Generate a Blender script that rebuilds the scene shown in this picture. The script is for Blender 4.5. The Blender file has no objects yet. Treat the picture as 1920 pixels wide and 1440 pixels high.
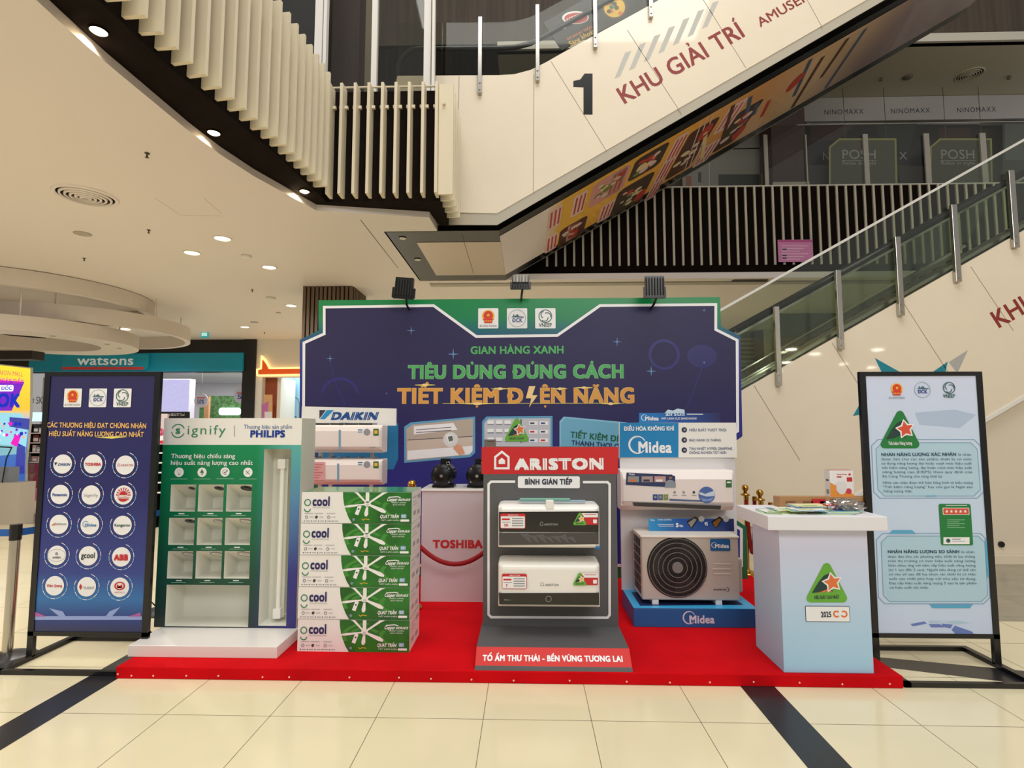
import bpy, math, random, unicodedata
from mathutils import Vector, Matrix
from mathutils.geometry import tessellate_polygon
random.seed(7)
SC = bpy.context.scene
COL = SC.collection
# ---------------------------------------------------------------- camera
F = 1040.0
CAMZ = 1.612
PITCH = math.atan(83 / F); YAW = math.atan(29 / F)
cd = bpy.data.cameras.new('camera'); cam = bpy.data.objects.new('camera', cd); COL.objects.link(cam)
cd.sensor_width = 36; cd.lens = F * 36 / 1920; cd.clip_end = 200; cd.clip_start = .05
cam.location = (0, 0, CAMZ); cam.rotation_euler = (math.pi / 2 + PITCH, 0, YAW)
SC.camera = cam
CM = cam.rotation_euler.to_matrix()
SC.view_settings.view_transform = 'Standard'; SC.view_settings.look = 'None'
SC.view_settings.gamma = 1; SC.view_settings.use_curve_mapping = False
SC.view_settings.exposure = 0.0
# ---------------------------------------------------------------- world and big lights
W = bpy.data.worlds.new('world'); SC.world = W; W.use_nodes = True
W.node_tree.nodes['Background'].inputs[0].default_value = (1.0, .975, .94, 1)
W.node_tree.nodes['Background'].inputs[1].default_value = .36


def area(name, loc, target, sx, sy, power, col=(1, .975, .94)):
    l = bpy.data.lights.new(name, 'AREA'); l.shape = 'RECTANGLE'; l.size = sx; l.size_y = sy; l.energy = power; l.color = col
    o = bpy.data.objects.new(name, l); COL.objects.link(o); o.location = loc
    o.rotation_euler = (Vector(target) - Vector(loc)).to_track_quat('-Z', 'Y').to_euler()
    return o


area('atrium_roof_light', (1.0, 1.5, 13.5), (1.0, 3.0, 0), 8, 7, 820)
area('gallery_light', (3.5, -6, 7.5), (0, 6, 2.0), 7, 2.5, 440, (1, .98, .95))
area('mall_fill_left', (-7.0, 2.0, 4.05), (-7.0, 2.0, 0), 5, 7, 250, (1, .98, .96))  # broad unseen fill panel, added to brighten the left side by floor bounce


def spot(loc, power, angle=100, col=(1, .97, .95), r=.06):
    l = bpy.data.lights.new('downlight_or_fill_spot', 'SPOT'); l.energy = power; l.spot_size = math.radians(angle); l.spot_blend = .8
    l.color = col; l.shadow_soft_size = r
    o = bpy.data.objects.new('downlight_or_fill_spot', l); COL.objects.link(o); o.location = loc
    return o


# ---------------------------------------------------------------- pixels to points
def ray(u, v):
    return (CM @ Vector(((u - 960) / F, -(v - 720) / F, -1)))


def atY(u, v, Y):
    d = ray(u, v); t = Y / d.y
    return Vector((d.x * t, Y, CAMZ + d.z * t))


def atZ(u, v, Z):
    d = ray(u, v); t = (Z - CAMZ) / d.z
    return Vector((d.x * t, d.y * t, Z))


# ---------------------------------------------------------------- materials
def lin(c):
    return tuple(((x / 255) / 12.92 if x / 255 <= .04045 else ((x / 255 + .055) / 1.055) ** 2.4) for x in c)


MATS = {}


def M(name, c=None, rough=.5, metal=0, emit=0, alpha=1, trans=0, coat=0, bump=0, bscale=60, var=0, vscale=8):
    if name in MATS: return MATS[name]
    m = bpy.data.materials.new(name); m.use_nodes = True
    nt = m.node_tree; b = nt.nodes['Principled BSDF']
    L = (*lin(c), 1)
    b.inputs['Base Color'].default_value = L; b.inputs['Roughness'].default_value = rough; b.inputs['Metallic'].default_value = metal
    if emit: b.inputs['Emission Color'].default_value = L; b.inputs['Emission Strength'].default_value = emit
    if alpha < 1: b.inputs['Alpha'].default_value = alpha
    if trans: b.inputs['Transmission Weight'].default_value = trans
    if coat: b.inputs['Coat Weight'].default_value = coat; b.inputs['Coat Roughness'].default_value = .04
    if var or bump:
        g = nt.nodes.new('ShaderNodeNewGeometry')
    if var:
        n = nt.nodes.new('ShaderNodeTexNoise'); n.inputs['Scale'].default_value = vscale; n.inputs['Detail'].default_value = 4
        r = nt.nodes.new('ShaderNodeValToRGB')
        r.color_ramp.elements[0].color = (*[x * (1 - var) for x in L[:3]], 1); r.color_ramp.elements[1].color = (*[min(1, x * (1 + var)) for x in L[:3]], 1)
        r.color_ramp.elements[0].position = .3; r.color_ramp.elements[1].position = .7
        nt.links.new(g.outputs['Position'], n.inputs['Vector']); nt.links.new(n.outputs['Fac'], r.inputs[0]); nt.links.new(r.outputs[0], b.inputs['Base Color'])
    if bump:
        n = nt.nodes.new('ShaderNodeTexNoise'); n.inputs['Scale'].default_value = bscale
        bp = nt.nodes.new('ShaderNodeBump'); bp.inputs['Strength'].default_value = bump; bp.inputs['Distance'].default_value = .01
        nt.links.new(g.outputs['Position'], n.inputs['Vector']); nt.links.new(n.outputs['Fac'], bp.inputs['Height']); nt.links.new(bp.outputs[0], b.inputs['Normal'])
    if rough >= .9: b.inputs['Specular IOR Level'].default_value = .08
    MATS[name] = m
    return m


def GM(name, axis, stops, rough=.4, coat=0, emit=0, wave=None):
    """a printed colour gradient along one world axis: stops = [(coordinate, colour), ...]"""
    if name in MATS: return MATS[name]
    m = bpy.data.materials.new(name); m.use_nodes = True; nt = m.node_tree; b = nt.nodes['Principled BSDF']
    b.inputs['Roughness'].default_value = rough
    if coat: b.inputs['Coat Weight'].default_value = coat
    g = nt.nodes.new('ShaderNodeNewGeometry'); dt = nt.nodes.new('ShaderNodeVectorMath'); dt.operation = 'DOT_PRODUCT'
    dt.inputs[1].default_value = axis
    nt.links.new(g.outputs['Position'], dt.inputs[0])
    lo, hi = stops[0][0], stops[-1][0]
    mr = nt.nodes.new('ShaderNodeMapRange'); mr.inputs['From Min'].default_value = lo; mr.inputs['From Max'].default_value = hi
    nt.links.new(dt.outputs['Value'], mr.inputs['Value'])
    r = nt.nodes.new('ShaderNodeValToRGB'); e = r.color_ramp.elements
    while len(e) < len(stops): e.new(.5)
    for k, (p, c) in enumerate(stops):
        e[k].position = (p - lo) / (hi - lo); e[k].color = (*lin(c), 1)
    nt.links.new(mr.outputs[0], r.inputs[0]); nt.links.new(r.outputs[0], b.inputs['Base Color'])
    if emit: nt.links.new(r.outputs[0], b.inputs['Emission Color']); b.inputs['Emission Strength'].default_value = emit
    MATS[name] = m
    return m


def WOOD(name, c1, c2, scale=(30, 30, .6), rough=.5):
    if name in MATS: return MATS[name]
    m = M(name, c1, rough); nt = m.node_tree; b = nt.nodes['Principled BSDF']
    g = nt.nodes.new('ShaderNodeNewGeometry'); mp = nt.nodes.new('ShaderNodeMapping'); mp.inputs['Scale'].default_value = scale
    n = nt.nodes.new('ShaderNodeTexNoise'); n.inputs['Scale'].default_value = 1.5; n.inputs['Detail'].default_value = 5
    r = nt.nodes.new('ShaderNodeValToRGB'); r.color_ramp.elements[0].color = (*lin(c1), 1); r.color_ramp.elements[1].color = (*lin(c2), 1)
    r.color_ramp.elements[0].position = .35; r.color_ramp.elements[1].position = .65
    nt.links.new(g.outputs['Position'], mp.inputs[0]); nt.links.new(mp.outputs[0], n.inputs['Vector']); nt.links.new(n.outputs['Fac'], r.inputs[0]); nt.links.new(r.outputs[0], b.inputs['Base Color'])
    return m


def GLASS(name, c=None, alpha=.15, rough=.03):
    if name in MATS: return MATS[name]
    m = bpy.data.materials.new(name); m.use_nodes = True; nt = m.node_tree
    for n in list(nt.nodes):
        if n.type == 'BSDF_PRINCIPLED': nt.nodes.remove(n)
    out = [n for n in nt.nodes if n.type == 'OUTPUT_MATERIAL'][0]
    t = nt.nodes.new('ShaderNodeBsdfTransparent'); t.inputs[0].default_value = (*lin(c), 1)
    g = nt.nodes.new('ShaderNodeBsdfGlossy'); g.inputs['Roughness'].default_value = rough
    mx = nt.nodes.new('ShaderNodeMixShader'); mx.inputs[0].default_value = alpha
    nt.links.new(t.outputs[0], mx.inputs[1]); nt.links.new(g.outputs[0], mx.inputs[2]); nt.links.new(mx.outputs[0], out.inputs[0])
    MATS[name] = m
    return m


white = M('white_paint', (232, 228, 220), .5)
skin_m = M('escalator_white', (236, 222, 198), .3, coat=1.0, var=.015, vscale=3)
black = M('black_metal', (22, 21, 22), .35)
dark = M('dark_fascia', (28, 21, 17), .92, var=.15, vscale=6)
steel = M('steel', (190, 186, 178), .22, 1)
gold = M('brass', (200, 150, 70), .2, 1)
red_rope = M('red_velvet', (150, 12, 22), .8)
plastic = M('white_plastic', (240, 238, 232), .3, coat=.2)
pinkw = M('white_casing', (238, 228, 222), .35, coat=.2)
blackp = M('black_plastic', (20, 20, 22), .25)
pw = M('print_white', (240, 240, 242), .5)
navy_t = M('print_navy', (35, 70, 150), .5)
darktxt = M('print_dark', (55, 60, 75), .5)
redp = M('print_red', (200, 40, 45), .45)
greenp = M('print_green', (30, 125, 60), .45)
lgreen = M('print_light_green', (105, 175, 60), .45)
orangep = M('print_orange', (228, 120, 62), .45)
teal = M('print_teal', (20, 130, 150), .5)
greyp = M('print_grey', (150, 152, 158), .5)
bluep = M('print_blue', (28, 115, 178), .4)
emblem_y = M('print_yellow', (240, 190, 60), .5)
emblem_r = M('print_emblem_red', (215, 60, 35), .5)
fin_m = M('cream_fin', (226, 214, 186), .5)

# ---------------------------------------------------------------- lettering
GC = {}
_capH = {}


def _mesh_of(s, w):
    c = bpy.data.curves.new('tmp', 'FONT'); c.body = s; c.size = 1; c.resolution_u = 3; c.fill_mode = 'FRONT'
    o = bpy.data.objects.new('tmp', c); COL.objects.link(o)
    me = bpy.data.meshes.new_from_object(o.evaluated_get(bpy.context.evaluated_depsgraph_get()))
    vs = [(v.co.x, v.co.y) for v in me.vertices]; fs = [tuple(p.vertices) for p in me.polygons]
    bpy.data.objects.remove(o); bpy.data.curves.remove(c); bpy.data.meshes.remove(me)
    return vs, fs


def glyph(ch, w):
    k = (ch, w)
    if k not in GC:
        if 'cap' not in _capH:
            vs, _ = _mesh_of('H', 0); _capH['cap'] = max(v[1] for v in vs)
        cap = _capH['cap']
        if ('HH', 0) not in _capH:
            vs, _ = _mesh_of('HH', 0); _capH[('HH', 0)] = max(v[0] for v in vs) - min(v[0] for v in vs)
        vs, _ = _mesh_of('H' + ch + 'H', 0); adv = max(v[0] for v in vs) - min(v[0] for v in vs) - _capH[('HH', 0)]
        vs, fs = _mesh_of(ch, 0) if ch != ' ' else ([], [])
        GC[k] = ([(x / cap, y / cap) for x, y in vs], fs, adv / cap)
    return GC[k]


def layout(s, w=0.0, track=0.0):
    """lettering in units of the capital height: quads/tris as lists of points, and the width"""
    polys, x = [], 0.0
    t = .105 + w * 2.2

    def bar(p, q, th=t):
        d = Vector((q[0] - p[0], q[1] - p[1])); n = Vector((-d.y, d.x)).normalized() * th / 2
        polys.append([(p[0] + n.x, p[1] + n.y), (p[0] - n.x, p[1] - n.y), (q[0] - n.x, q[1] - n.y), (q[0] + n.x, q[1] + n.y)])
    for ch in s:
        barred = ch in 'Đđ'
        dec = unicodedata.normalize('NFD', {'Đ': 'D', 'đ': 'd'}.get(ch, ch))
        base, marks = dec[0], dec[1:]
        up = [m for m in marks if m in '\u0300\u0301\u0302\u0303\u0306\u0309']
        vs, fs, adv = glyph('ı' if base == 'i' and up else base, 0)
        for dk, (dx, dy) in enumerate(((0, 0),) if w < .011 else ((w * 1.3, w), (-w * 1.3, w), (-w * 1.3, -w), (w * 1.3, -w))):
            for f in fs: polys.append([(x + vs[i][0] + dx, vs[i][1] + dy, dk * .14) for i in f])
        if vs:
            x0 = x + min(v[0] for v in vs); x1 = x + max(v[0] for v in vs); cx = (x0 + x1) / 2; top = max(v[1] for v in vs)
            if barred:
                if base == 'D': bar((x0 - .12, .5), (x0 + .32, .5))
                else: bar((x1 - .35, top - .22), (x1 + .1, top - .22), t * .8)
            y0 = top + .1 if base not in 'd' else top + .1; r = .17
            second = False
            for m in sorted(marks, key=lambda m: '\u0302\u0306\u031b\u0323\u0300\u0301\u0303\u0309'.index(m) if m in '\u0302\u0306\u031b\u0323\u0300\u0301\u0303\u0309' else 9):
                if m == '\u0302': bar((cx - r, y0), (cx, y0 + .17), t * .8); bar((cx, y0 + .17), (cx + r, y0), t * .8); second = True
                elif m == '\u0306':
                    for k in range(6):
                        a, b = math.pi + k * math.pi / 6, math.pi + (k + 1) * math.pi / 6
                        bar((cx + r * math.cos(a), y0 + .17 + .15 * math.sin(a)), (cx + r * math.cos(b), y0 + .17 + .15 * math.sin(b)), t * .8)
                    second = True
                elif m in '\u0300\u0301\u0309\u0303':
                    ox, oy = (.2, .14) if second else (0, 0)
                    if m == '\u0301': bar((cx + ox - .06, y0 + oy), (cx + ox + .1, y0 + oy + .2), t * .85)
                    elif m == '\u0300': bar((cx + ox + .06, y0 + oy), (cx + ox - .1, y0 + oy + .2), t * .85)
                    elif m == '\u0309':
                        bar((cx + ox, y0 + oy), (cx + ox + .02, y0 + oy + .08), t * .7); bar((cx + ox + .02, y0 + oy + .08), (cx + ox + .09, y0 + oy + .15), t * .7); bar((cx + ox + .09, y0 + oy + .15), (cx + ox - .07, y0 + oy + .22), t * .7)
                    else:
                        bar((cx + ox - .17, y0 + oy + .03), (cx + ox - .06, y0 + oy + .13), t * .7); bar((cx + ox - .06, y0 + oy + .13), (cx + ox + .06, y0 + oy + .05), t * .7); bar((cx + ox + .06, y0 + oy + .05), (cx + ox + .17, y0 + oy + .15), t * .7)
                elif m == '\u0323': polys.append([(cx + .085 * math.cos(a * math.pi / 4), -.24 + .085 * math.sin(a * math.pi / 4)) for a in range(8)])
                elif m == '\u031b': bar((x1 - .06, top - .06), (x1 + .1, top - .02), t * .8); bar((x1 + .1, top - .04), (x1 + .1, top + .12), t * .8)
        x += adv + track + w * 1.2
    return polys, x - track


# ---------------------------------------------------------------- mesh builder
class Fr:
    """a flat face with an origin, two directions and an outward normal"""
    def __init__(s, o, ex=(1, 0, 0), ez=(0, 0, 1), n=(0, -1, 0)):
        s.o, s.ex, s.ez, s.n = Vector(o), Vector(ex).normalized(), Vector(ez).normalized(), Vector(n).normalized()

    def P(s, a, b, h=0): return s.o + s.ex * a + s.ez * b + s.n * h

    def q(s, u, v):
        d = ray(u, v); c = Vector((0, 0, CAMZ)); t = (s.o - c).dot(s.n) / d.dot(s.n)
        p = c + d * t - s.o
        return (p.dot(s.ex), p.dot(s.ez))


def front(Y): return Fr((0, Y, 0))


class MB:
    def __init__(s): s.v, s.f, s.m, s.mats, s.sm = [], [], [], [], []

    def mi(s, m):
        if m not in s.mats: s.mats.append(m)
        return s.mats.index(m)

    def add(s, vs, fs, m, smooth=False):
        b = len(s.v); s.v += [tuple(v) for v in vs]; i = s.mi(m)
        for f in fs: s.f.append(tuple(b + k for k in f)); s.m.append(i); s.sm.append(smooth)
        return s

    def box(s, x0, x1, y0, y1, z0, z1, m):
        vs = [(x, y, z) for x in (x0, x1) for y in (y0, y1) for z in (z0, z1)]
        return s.add(vs, [(0, 1, 3, 2), (4, 6, 7, 5), (0, 4, 5, 1), (2, 3, 7, 6), (0, 2, 6, 4), (1, 5, 7, 3)], m)

    def bar(s, p, q, w, h, m, up=(0, 0, 1)):
        p, q = Vector(p), Vector(q); d = (q - p).normalized(); r = d.cross(Vector(up))
        r = r.normalized() if r.length > 1e-4 else Vector((1, 0, 0)); t = r.cross(d).normalized()
        vs = [c + r * (a * w / 2) + t * (b * h / 2) for c in (p, q) for a, b in ((-1, -1), (1, -1), (1, 1), (-1, 1))]
        return s.add(vs, [(0, 3, 2, 1), (4, 5, 6, 7), (0, 1, 5, 4), (1, 2, 6, 5), (2, 3, 7, 6), (3, 0, 4, 7)], m)

    def cyl(s, p, q, r0, r1, m, n=20, cap=True):
        p, q = Vector(p), Vector(q); d = (q - p).normalized()
        a = d.orthogonal().normalized(); b = d.cross(a)
        vs = []
        for c, r in ((p, r0), (q, r1)):
            for k in range(n): t = 2 * math.pi * k / n; vs.append(c + (a * math.cos(t) + b * math.sin(t)) * r)
        s.add(vs, [(k, (k + 1) % n, n + (k + 1) % n, n + k) for k in range(n)], m, True)
        if cap: s.add(vs[:n], [tuple(range(n - 1, -1, -1))], m); s.add(vs[n:], [tuple(range(n))], m)
        return s

    def tube(s, pts, r, m, n=8):
        pts = [Vector(p) for p in pts]; rings = []; prev = None
        for i, p in enumerate(pts):
            d = (pts[min(i + 1, len(pts) - 1)] - pts[max(i - 1, 0)]).normalized()
            a = d.orthogonal().normalized() if prev is None else (prev - d * prev.dot(d)).normalized()
            prev = a; b = d.cross(a)
            rings += [p + (a * math.cos(2 * math.pi * k / n) + b * math.sin(2 * math.pi * k / n)) * r for k in range(n)]
        fs = [(i * n + k, i * n + (k + 1) % n, (i + 1) * n + (k + 1) % n, (i + 1) * n + k) for i in range(len(pts) - 1) for k in range(n)]
        fs += [tuple(range(n - 1, -1, -1)), tuple((len(pts) - 1) * n + k for k in range(n))]
        return s.add(rings, fs, m, True)

    def lathe(s, prof, c, m, n=24, axis='z'):
        """prof = [(radius, height)...] about point c"""
        vs = []
        for r, h in prof:
            for k in range(n):
                a = 2 * math.pi * k / n; x, y = r * math.cos(a), r * math.sin(a)
                vs.append(Vector(c) + (Vector((x, y, h)) if axis == 'z' else Vector((x, -h, y))))
        fs = [(i * n + k, i * n + (k + 1) % n, (i + 1) * n + (k + 1) % n, (i + 1) * n + k) for i in range(len(prof) - 1) for k in range(n)]
        fs += [tuple(range(n - 1, -1, -1)), tuple((len(prof) - 1) * n + k for k in range(n))]
        return s.add(vs, fs, m, True)

    def prism(s, fr, pts, depth, m, side=None, h=0):
        """flat outline in fr, pushed back by depth"""
        tr = tessellate_polygon([[Vector((a, b, 0)) for a, b in pts]]); n = len(pts)
        f = [fr.P(a, b, h) for a, b in pts]; k = [fr.P(a, b, h - depth) for a, b in pts]
        s.add(f, [tuple(t) for t in tr], m); s.add(k, [tuple(reversed(t)) for t in tr], side or m)
        s.add(f + k, [(i, (i + 1) % n, n + (i + 1) % n, n + i) for i in range(n)], side or m)
        return s

    # ---- flat print on a face; L = layer number
    def poly(s, fr, pts, m, L=1):
        tr = tessellate_polygon([[Vector((a, b, 0)) for a, b in pts]])
        return s.add([fr.P(a, b, L * .0009) for a, b in pts], [tuple(t) for t in tr], m)

    def ppx(s, fr, pts, m, L=1): return s.poly(fr, [fr.q(u, v) for u, v in pts], m, L)

    def rpx(s, fr, u0, v0, u1, v1, m, L=1): return s.ppx(fr, [(u0, v0), (u1, v0), (u1, v1), (u0, v1)], m, L)

    def disc(s, fr, c, r, m, L=1, n=28, ry=None):
        ry = ry or r
        return s.poly(fr, [(c[0] + r * math.cos(2 * math.pi * k / n), c[1] + ry * math.sin(2 * math.pi * k / n)) for k in range(n)], m, L)

    def dpx(s, fr, u, v, rp, m, L=1, n=24, ryp=None):
        c = fr.q(u, v); e = fr.q(u + rp, v); r = math.hypot(e[0] - c[0], e[1] - c[1])
        return s.disc(fr, c, r, m, L, n, r * (ryp / rp) if ryp else None)

    def arc(s, fr, c, r, w, a0, a1, m, L=1, n=24, ry=1):
        vs = []
        for k in range(n + 1):
            a = a0 + (a1 - a0) * k / n
            for rr in (r - w / 2, r + w / 2): vs.append(fr.P(c[0] + rr * math.cos(a), c[1] + rr * ry * math.sin(a), L * .0009))
        return s.add(vs, [(2 * k, 2 * k + 1, 2 * k + 3, 2 * k + 2) for k in range(n)], m)

    def line(s, fr, pts, w, m, L=1, closed=False):
        pts = [Vector(p) for p in pts]
        n = len(pts); vs = []
        for i, p in enumerate(pts):
            a = pts[(i - 1) % n] if (closed or i > 0) else p - (pts[1] - p)
            b = pts[(i + 1) % n] if (closed or i < n - 1) else p + (p - pts[i - 1])
            d1 = (p - a).normalized(); d2 = (b - p).normalized(); n1 = Vector((-d1.y, d1.x)); n2 = Vector((-d2.y, d2.x))
            t = (n1 + n2); t = t.normalized() if t.length > 1e-6 else n1
            k = w / 2 / max(.4, t.dot(n1))
            vs += [fr.P(*(p + t * k), L * .0009), fr.P(*(p - t * k), L * .0009)]
        e = n if closed else n - 1
        return s.add(vs, [(2 * i, 2 * i + 1, 2 * ((i + 1) % n) + 1, 2 * ((i + 1) % n)) for i in range(e)], m)

    def lpx(s, fr, pts, wp, m, L=1, closed=False):
        a = fr.q(*pts[0]); b = fr.q(pts[0][0] + wp, pts[0][1]); w = math.hypot(b[0] - a[0], b[1] - a[1])
        return s.line(fr, [fr.q(*p) for p in pts], w, m, L, closed)

    def rrect(s, fr, x0, z0, x1, z1, r, m, L=1):
        pts = []
        for cx, cz, a in ((x1 - r, z1 - r, 0), (x0 + r, z1 - r, 1), (x0 + r, z0 + r, 2), (x1 - r, z0 + r, 3)):
            for k in range(5): t = (a + k / 4) * math.pi / 2; pts.append((cx + r * math.cos(t), cz + r * math.sin(t)))
        return s.poly(fr, pts, m, L)

    def rrpx(s, fr, u0, v0, u1, v1, rp, m, L=1):
        a, b = fr.q(u0, v1), fr.q(u1, v0); r = (b[0] - a[0]) * rp / (u1 - u0)
        return s.rrect(fr, min(a[0], b[0]), min(a[1], b[1]), max(a[0], b[0]), max(a[1], b[1]), abs(r), m, L)

    def text(s, fr, st, A, B, cap, m, L=2, w=.012, shear=0, track=0.0):
        """lettering along the baseline A to B (local), capital height cap"""
        ps, wd = layout(st, w, track)
        A, B = Vector(A), Vector(B); ex = (B - A) / wd; ez = Vector((-ex.y, ex.x)).normalized() * cap
        i = s.mi(m); hk = 0
        for pl in ps:
            k0 = len(s.v)
            if len(pl[0]) == 2: hk += 1
            for e in pl:
                x, y = e[0], e[1]; dz = e[2] if len(e) > 2 else .6 + (hk % 4) * .09
                p = A + ex * (x + shear * y) + ez * y
                s.v.append(tuple(fr.P(p.x, p.y, (L + dz) * .0009)))
            s.f.append(tuple(range(k0, k0 + len(pl)))); s.m.append(i); s.sm.append(False)
        return s

    def tpx(s, fr, st, a, b, cap, m, L=2, w=.012, shear=0, track=0.0):
        A, B = fr.q(*a), fr.q(*b)
        mid = ((a[0] + b[0]) / 2, (a[1] + b[1]) / 2); c0, c1 = fr.q(*mid), fr.q(mid[0], mid[1] - 1)
        k = math.hypot(c1[0] - c0[0], c1[1] - c0[1])
        return s.text(fr, st, A, B, cap * k, m, L, w, shear, track)

    def build(s, name, parent=None, loc=None, bevel=0, smooth=False):
        loc = Vector(loc) if loc is not None else (parent.location.copy() if parent is not None and parent.parent is None else Vector((0, 0, 0)))
        base = loc
        if parent is not None: base = Vector(parent['_b']) if '_b' in parent else parent.location
        me = bpy.data.meshes.new(name)
        me.from_pydata([tuple(Vector(v) - Vector(base if parent is not None else loc)) for v in s.v], [], s.f)
        for m in s.mats: me.materials.append(m)
        me.polygons.foreach_set('material_index', s.m); me.polygons.foreach_set('use_smooth', s.sm)
        me.update()
        o = bpy.data.objects.new(name, me); COL.objects.link(o)
        if parent is not None: o.parent = parent; BASE[o.name] = base
        else: o.location = loc
        if bevel:
            b = o.modifiers.new('bevel', 'BEVEL'); b.width = bevel; b.segments = 2; b.limit_method = 'ANGLE'; b.angle_limit = math.radians(40)
        return o


BASE = {}


class _B: pass


def build_sub(mb, name, part, bevel=0):
    """a sub-part: same base as its part's thing"""
    o = mb.build(name, part.parent, bevel=bevel); o.parent = part
    return o


def thing(name, label, cat, loc, group=None):
    o = bpy.data.objects.new(name, None); COL.objects.link(o); o.location = loc; o.empty_display_size = .1
    o['label'] = label; o['category'] = cat
    if group: o['group'] = group
    return o


def tag(o, label, cat, group=None, kind=None):
    if label: o['label'] = label
    if cat: o['category'] = cat
    if group: o['group'] = group
    if kind: o['kind'] = kind
    return o


def struct(mb, name, bevel=0, label=None):
    o = mb.build(name, bevel=bevel); o['kind'] = 'structure'
    if label: o['label'] = label
    return o


def copy_tree(o, parent=None):
    c = o.copy(); COL.objects.link(c); c.parent = parent
    for ch in [x for x in bpy.data.objects if x.parent == o and x is not c]: copy_tree(ch, c)
    return c


# ================================================================= SETTING
SZ = .075          # stage top
CZ = 4.13          # ground floor ceiling
EY = 6.9           # front face of both escalators
cream = M('floor_cream', (228, 217, 182), .13, var=.03, vscale=1.3)
grout = M('floor_grout', (120, 112, 92), .6)
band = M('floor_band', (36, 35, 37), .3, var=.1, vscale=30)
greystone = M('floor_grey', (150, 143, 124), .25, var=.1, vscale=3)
f = MB()
f.box(-16, 12, -8, 20, -.2, 0, cream)
FZ = Fr((0, 0, 0), (1, 0, 0), (0, 1, 0), (0, 0, 1))
def frect(x0, x1, y0, y1, m, L): f.poly(FZ, [(x0, y0), (x1, y0), (x1, y1), (x0, y1)], m, L)
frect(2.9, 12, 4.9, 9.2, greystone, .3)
xs = [-2.65 + .6 * k for k in range(0, 7)] + [1.54 + .6 * k for k in range(0, 6)] + [-2.86 - .6 * k for k in range(0, 14)]
for x in xs: frect(x - .0018, x + .0018, -2, 15, grout, .6)
for k in range(-8, 20):
    y = 3.215 + .6 * k; frect(-12, 10, y - .0018, y + .0018, grout, .6)
frect(-2.86, -2.65, -4, 16, band, 1); frect(1.33, 1.54, -4, 16, band, 1)
f.poly(FZ, [FZ.q(1600, 1228)[:2], FZ.q(1930, 1259)[:2], (7, 3.3), (7, 3.05), FZ.q(1905, 1281)[:2], FZ.q(1600, 1244)[:2]], band, 1.4)
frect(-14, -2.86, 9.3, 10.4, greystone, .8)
struct(f, 'floor')

# ---- ceiling over the left side with its curved edge
lip = [(-2.9, -5.0), (-2.9, 2.0)] + [tuple(atZ(u, v, CZ)[:2]) for u, v in ((67, 0), (110, 40), (197, 117), (350, 243), (413, 290), (475, 330), (533, 362), (593, 395), (805, 408))]
ceil_m = M('ceiling_paint', (230, 220, 214), .6)
c = MB()
FC = Fr((0, 0, CZ), (1, 0, 0), (0, 1, 0), (0, 0, -1))
outl = lip + [(-1.15, EY + .02), (-1.84, EY + .02), (-1.84, 9.26), (12, 9.26), (12, 18), (-16, 18), (-16, -5)]
c.prism(FC, outl, .1, ceil_m)
for a, b in (((290, 371), (338, 403)), ((338, 403), (415, 405)), ((383, 372), (415, 400))):
    c.lpx(FC, [a, b], .9, M('seam', (150, 140, 122), .7), 1)
c.lpx(FC, [(676, 412), (746, 502)], 1.6, M('seam_dark', (80, 72, 60), .7), 1)
struct(c, 'ceiling')

q = MB(); q.box(-8, 20, -14, -4.5, 4.3, 4.6, ceil_m); rc_ = struct(q, 'ceiling_rear')
for x_, y_ in ((-3.4, -5.6), (.9, -5.3), (3.4, -6.1), (5.6, -5.4), (7.7, -9.5), (9, -5.2), (10.4, -6.4), (12, -5.4), (13.8, -6), (15.6, -5.2), (17.3, -7.6), (10.6, -9), (13.2, -9.6), (15.2, -11), (18.4, -6.4), (11.8, -12.4), (17.0, -10.2)):
    m = MB(); m.lathe([(.17, 0), (.17, -.02), (.15, -.025), (.002, -.028)], (x_, y_, 4.3), M('rear_lamp', (255, 244, 225), .4, emit=30), 16); o_ = m.build('ceiling_lamp', rc_)
# ---- the dark slab edge with cream fins
tips = [(-2.45, 1.6), (-2.45, 2.8), (-2.41, 3.7), (-2.32, 4.27), (-2.24, 4.82), (-2.19, 5.4), (-2.16, 5.93)]
FT, FB = 5.53, 4.232
def inset(pts, d):
    out = []
    for i, p in enumerate(pts):
        a = Vector(pts[max(0, i - 1)]); b = Vector(pts[min(len(pts) - 1, i + 1)]); t = (b - a).normalized()
        out.append((p[0] - t.y * d, p[1] + t.x * d))
    return out
fas_left = inset(tips, .16)
fas = fas_left[:-1] + [(-2.30, 6.12), (-1.0, 6.12), (-1.0, 6.88)]
w = MB()
for i in range(len(fas) - 1):
    (x0, y0), (x1, y1) = fas[i], fas[i + 1]
    w.add([(x0, y0, 4.2), (x1, y1, 4.2), (x1, y1, 5.52), (x0, y0, 5.52)], [(0, 1, 2, 3)], dark)
lp = lip[1:]
sof = [(-2.61, 1.6)] + fas[1:]
pl = [(p[0], p[1]) for p in fas] + [(-1.0, 6.88), (-1.12, 6.88)] + [tuple(p) for p in reversed(lip[2:])] + [(-2.9, 1.6)]
FS = Fr((0, 0, 4.2), (1, 0, 0), (0, 1, 0), (0, 0, -1))
w.poly(FS, pl, dark, 0)
w.poly(Fr((0, 0, 5.52), (1, 0, 0), (0, 1, 0), (0, 0, 1)), pl, dark, 0)
struct(w, 'wall_gallery_edge', label='dark brown fascia of the gallery edge behind the cream fins')
tr = MB()
for i in range(len(lip) - 1):
    (x0, y0), (x1, y1) = lip[i], lip[i + 1]
    tr.bar((x0, y0, CZ + .035), (x1, y1, CZ + .035), .012, .075, ceil_m)
struct(tr, 'trim_1', label='white lip along the ceiling edge')
fs_ = thing('fin_screen', 'row of tall cream vertical fins along the dark curved edge of the upper gallery', 'fin screen', (-2.16, 5.93, FB))
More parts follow.
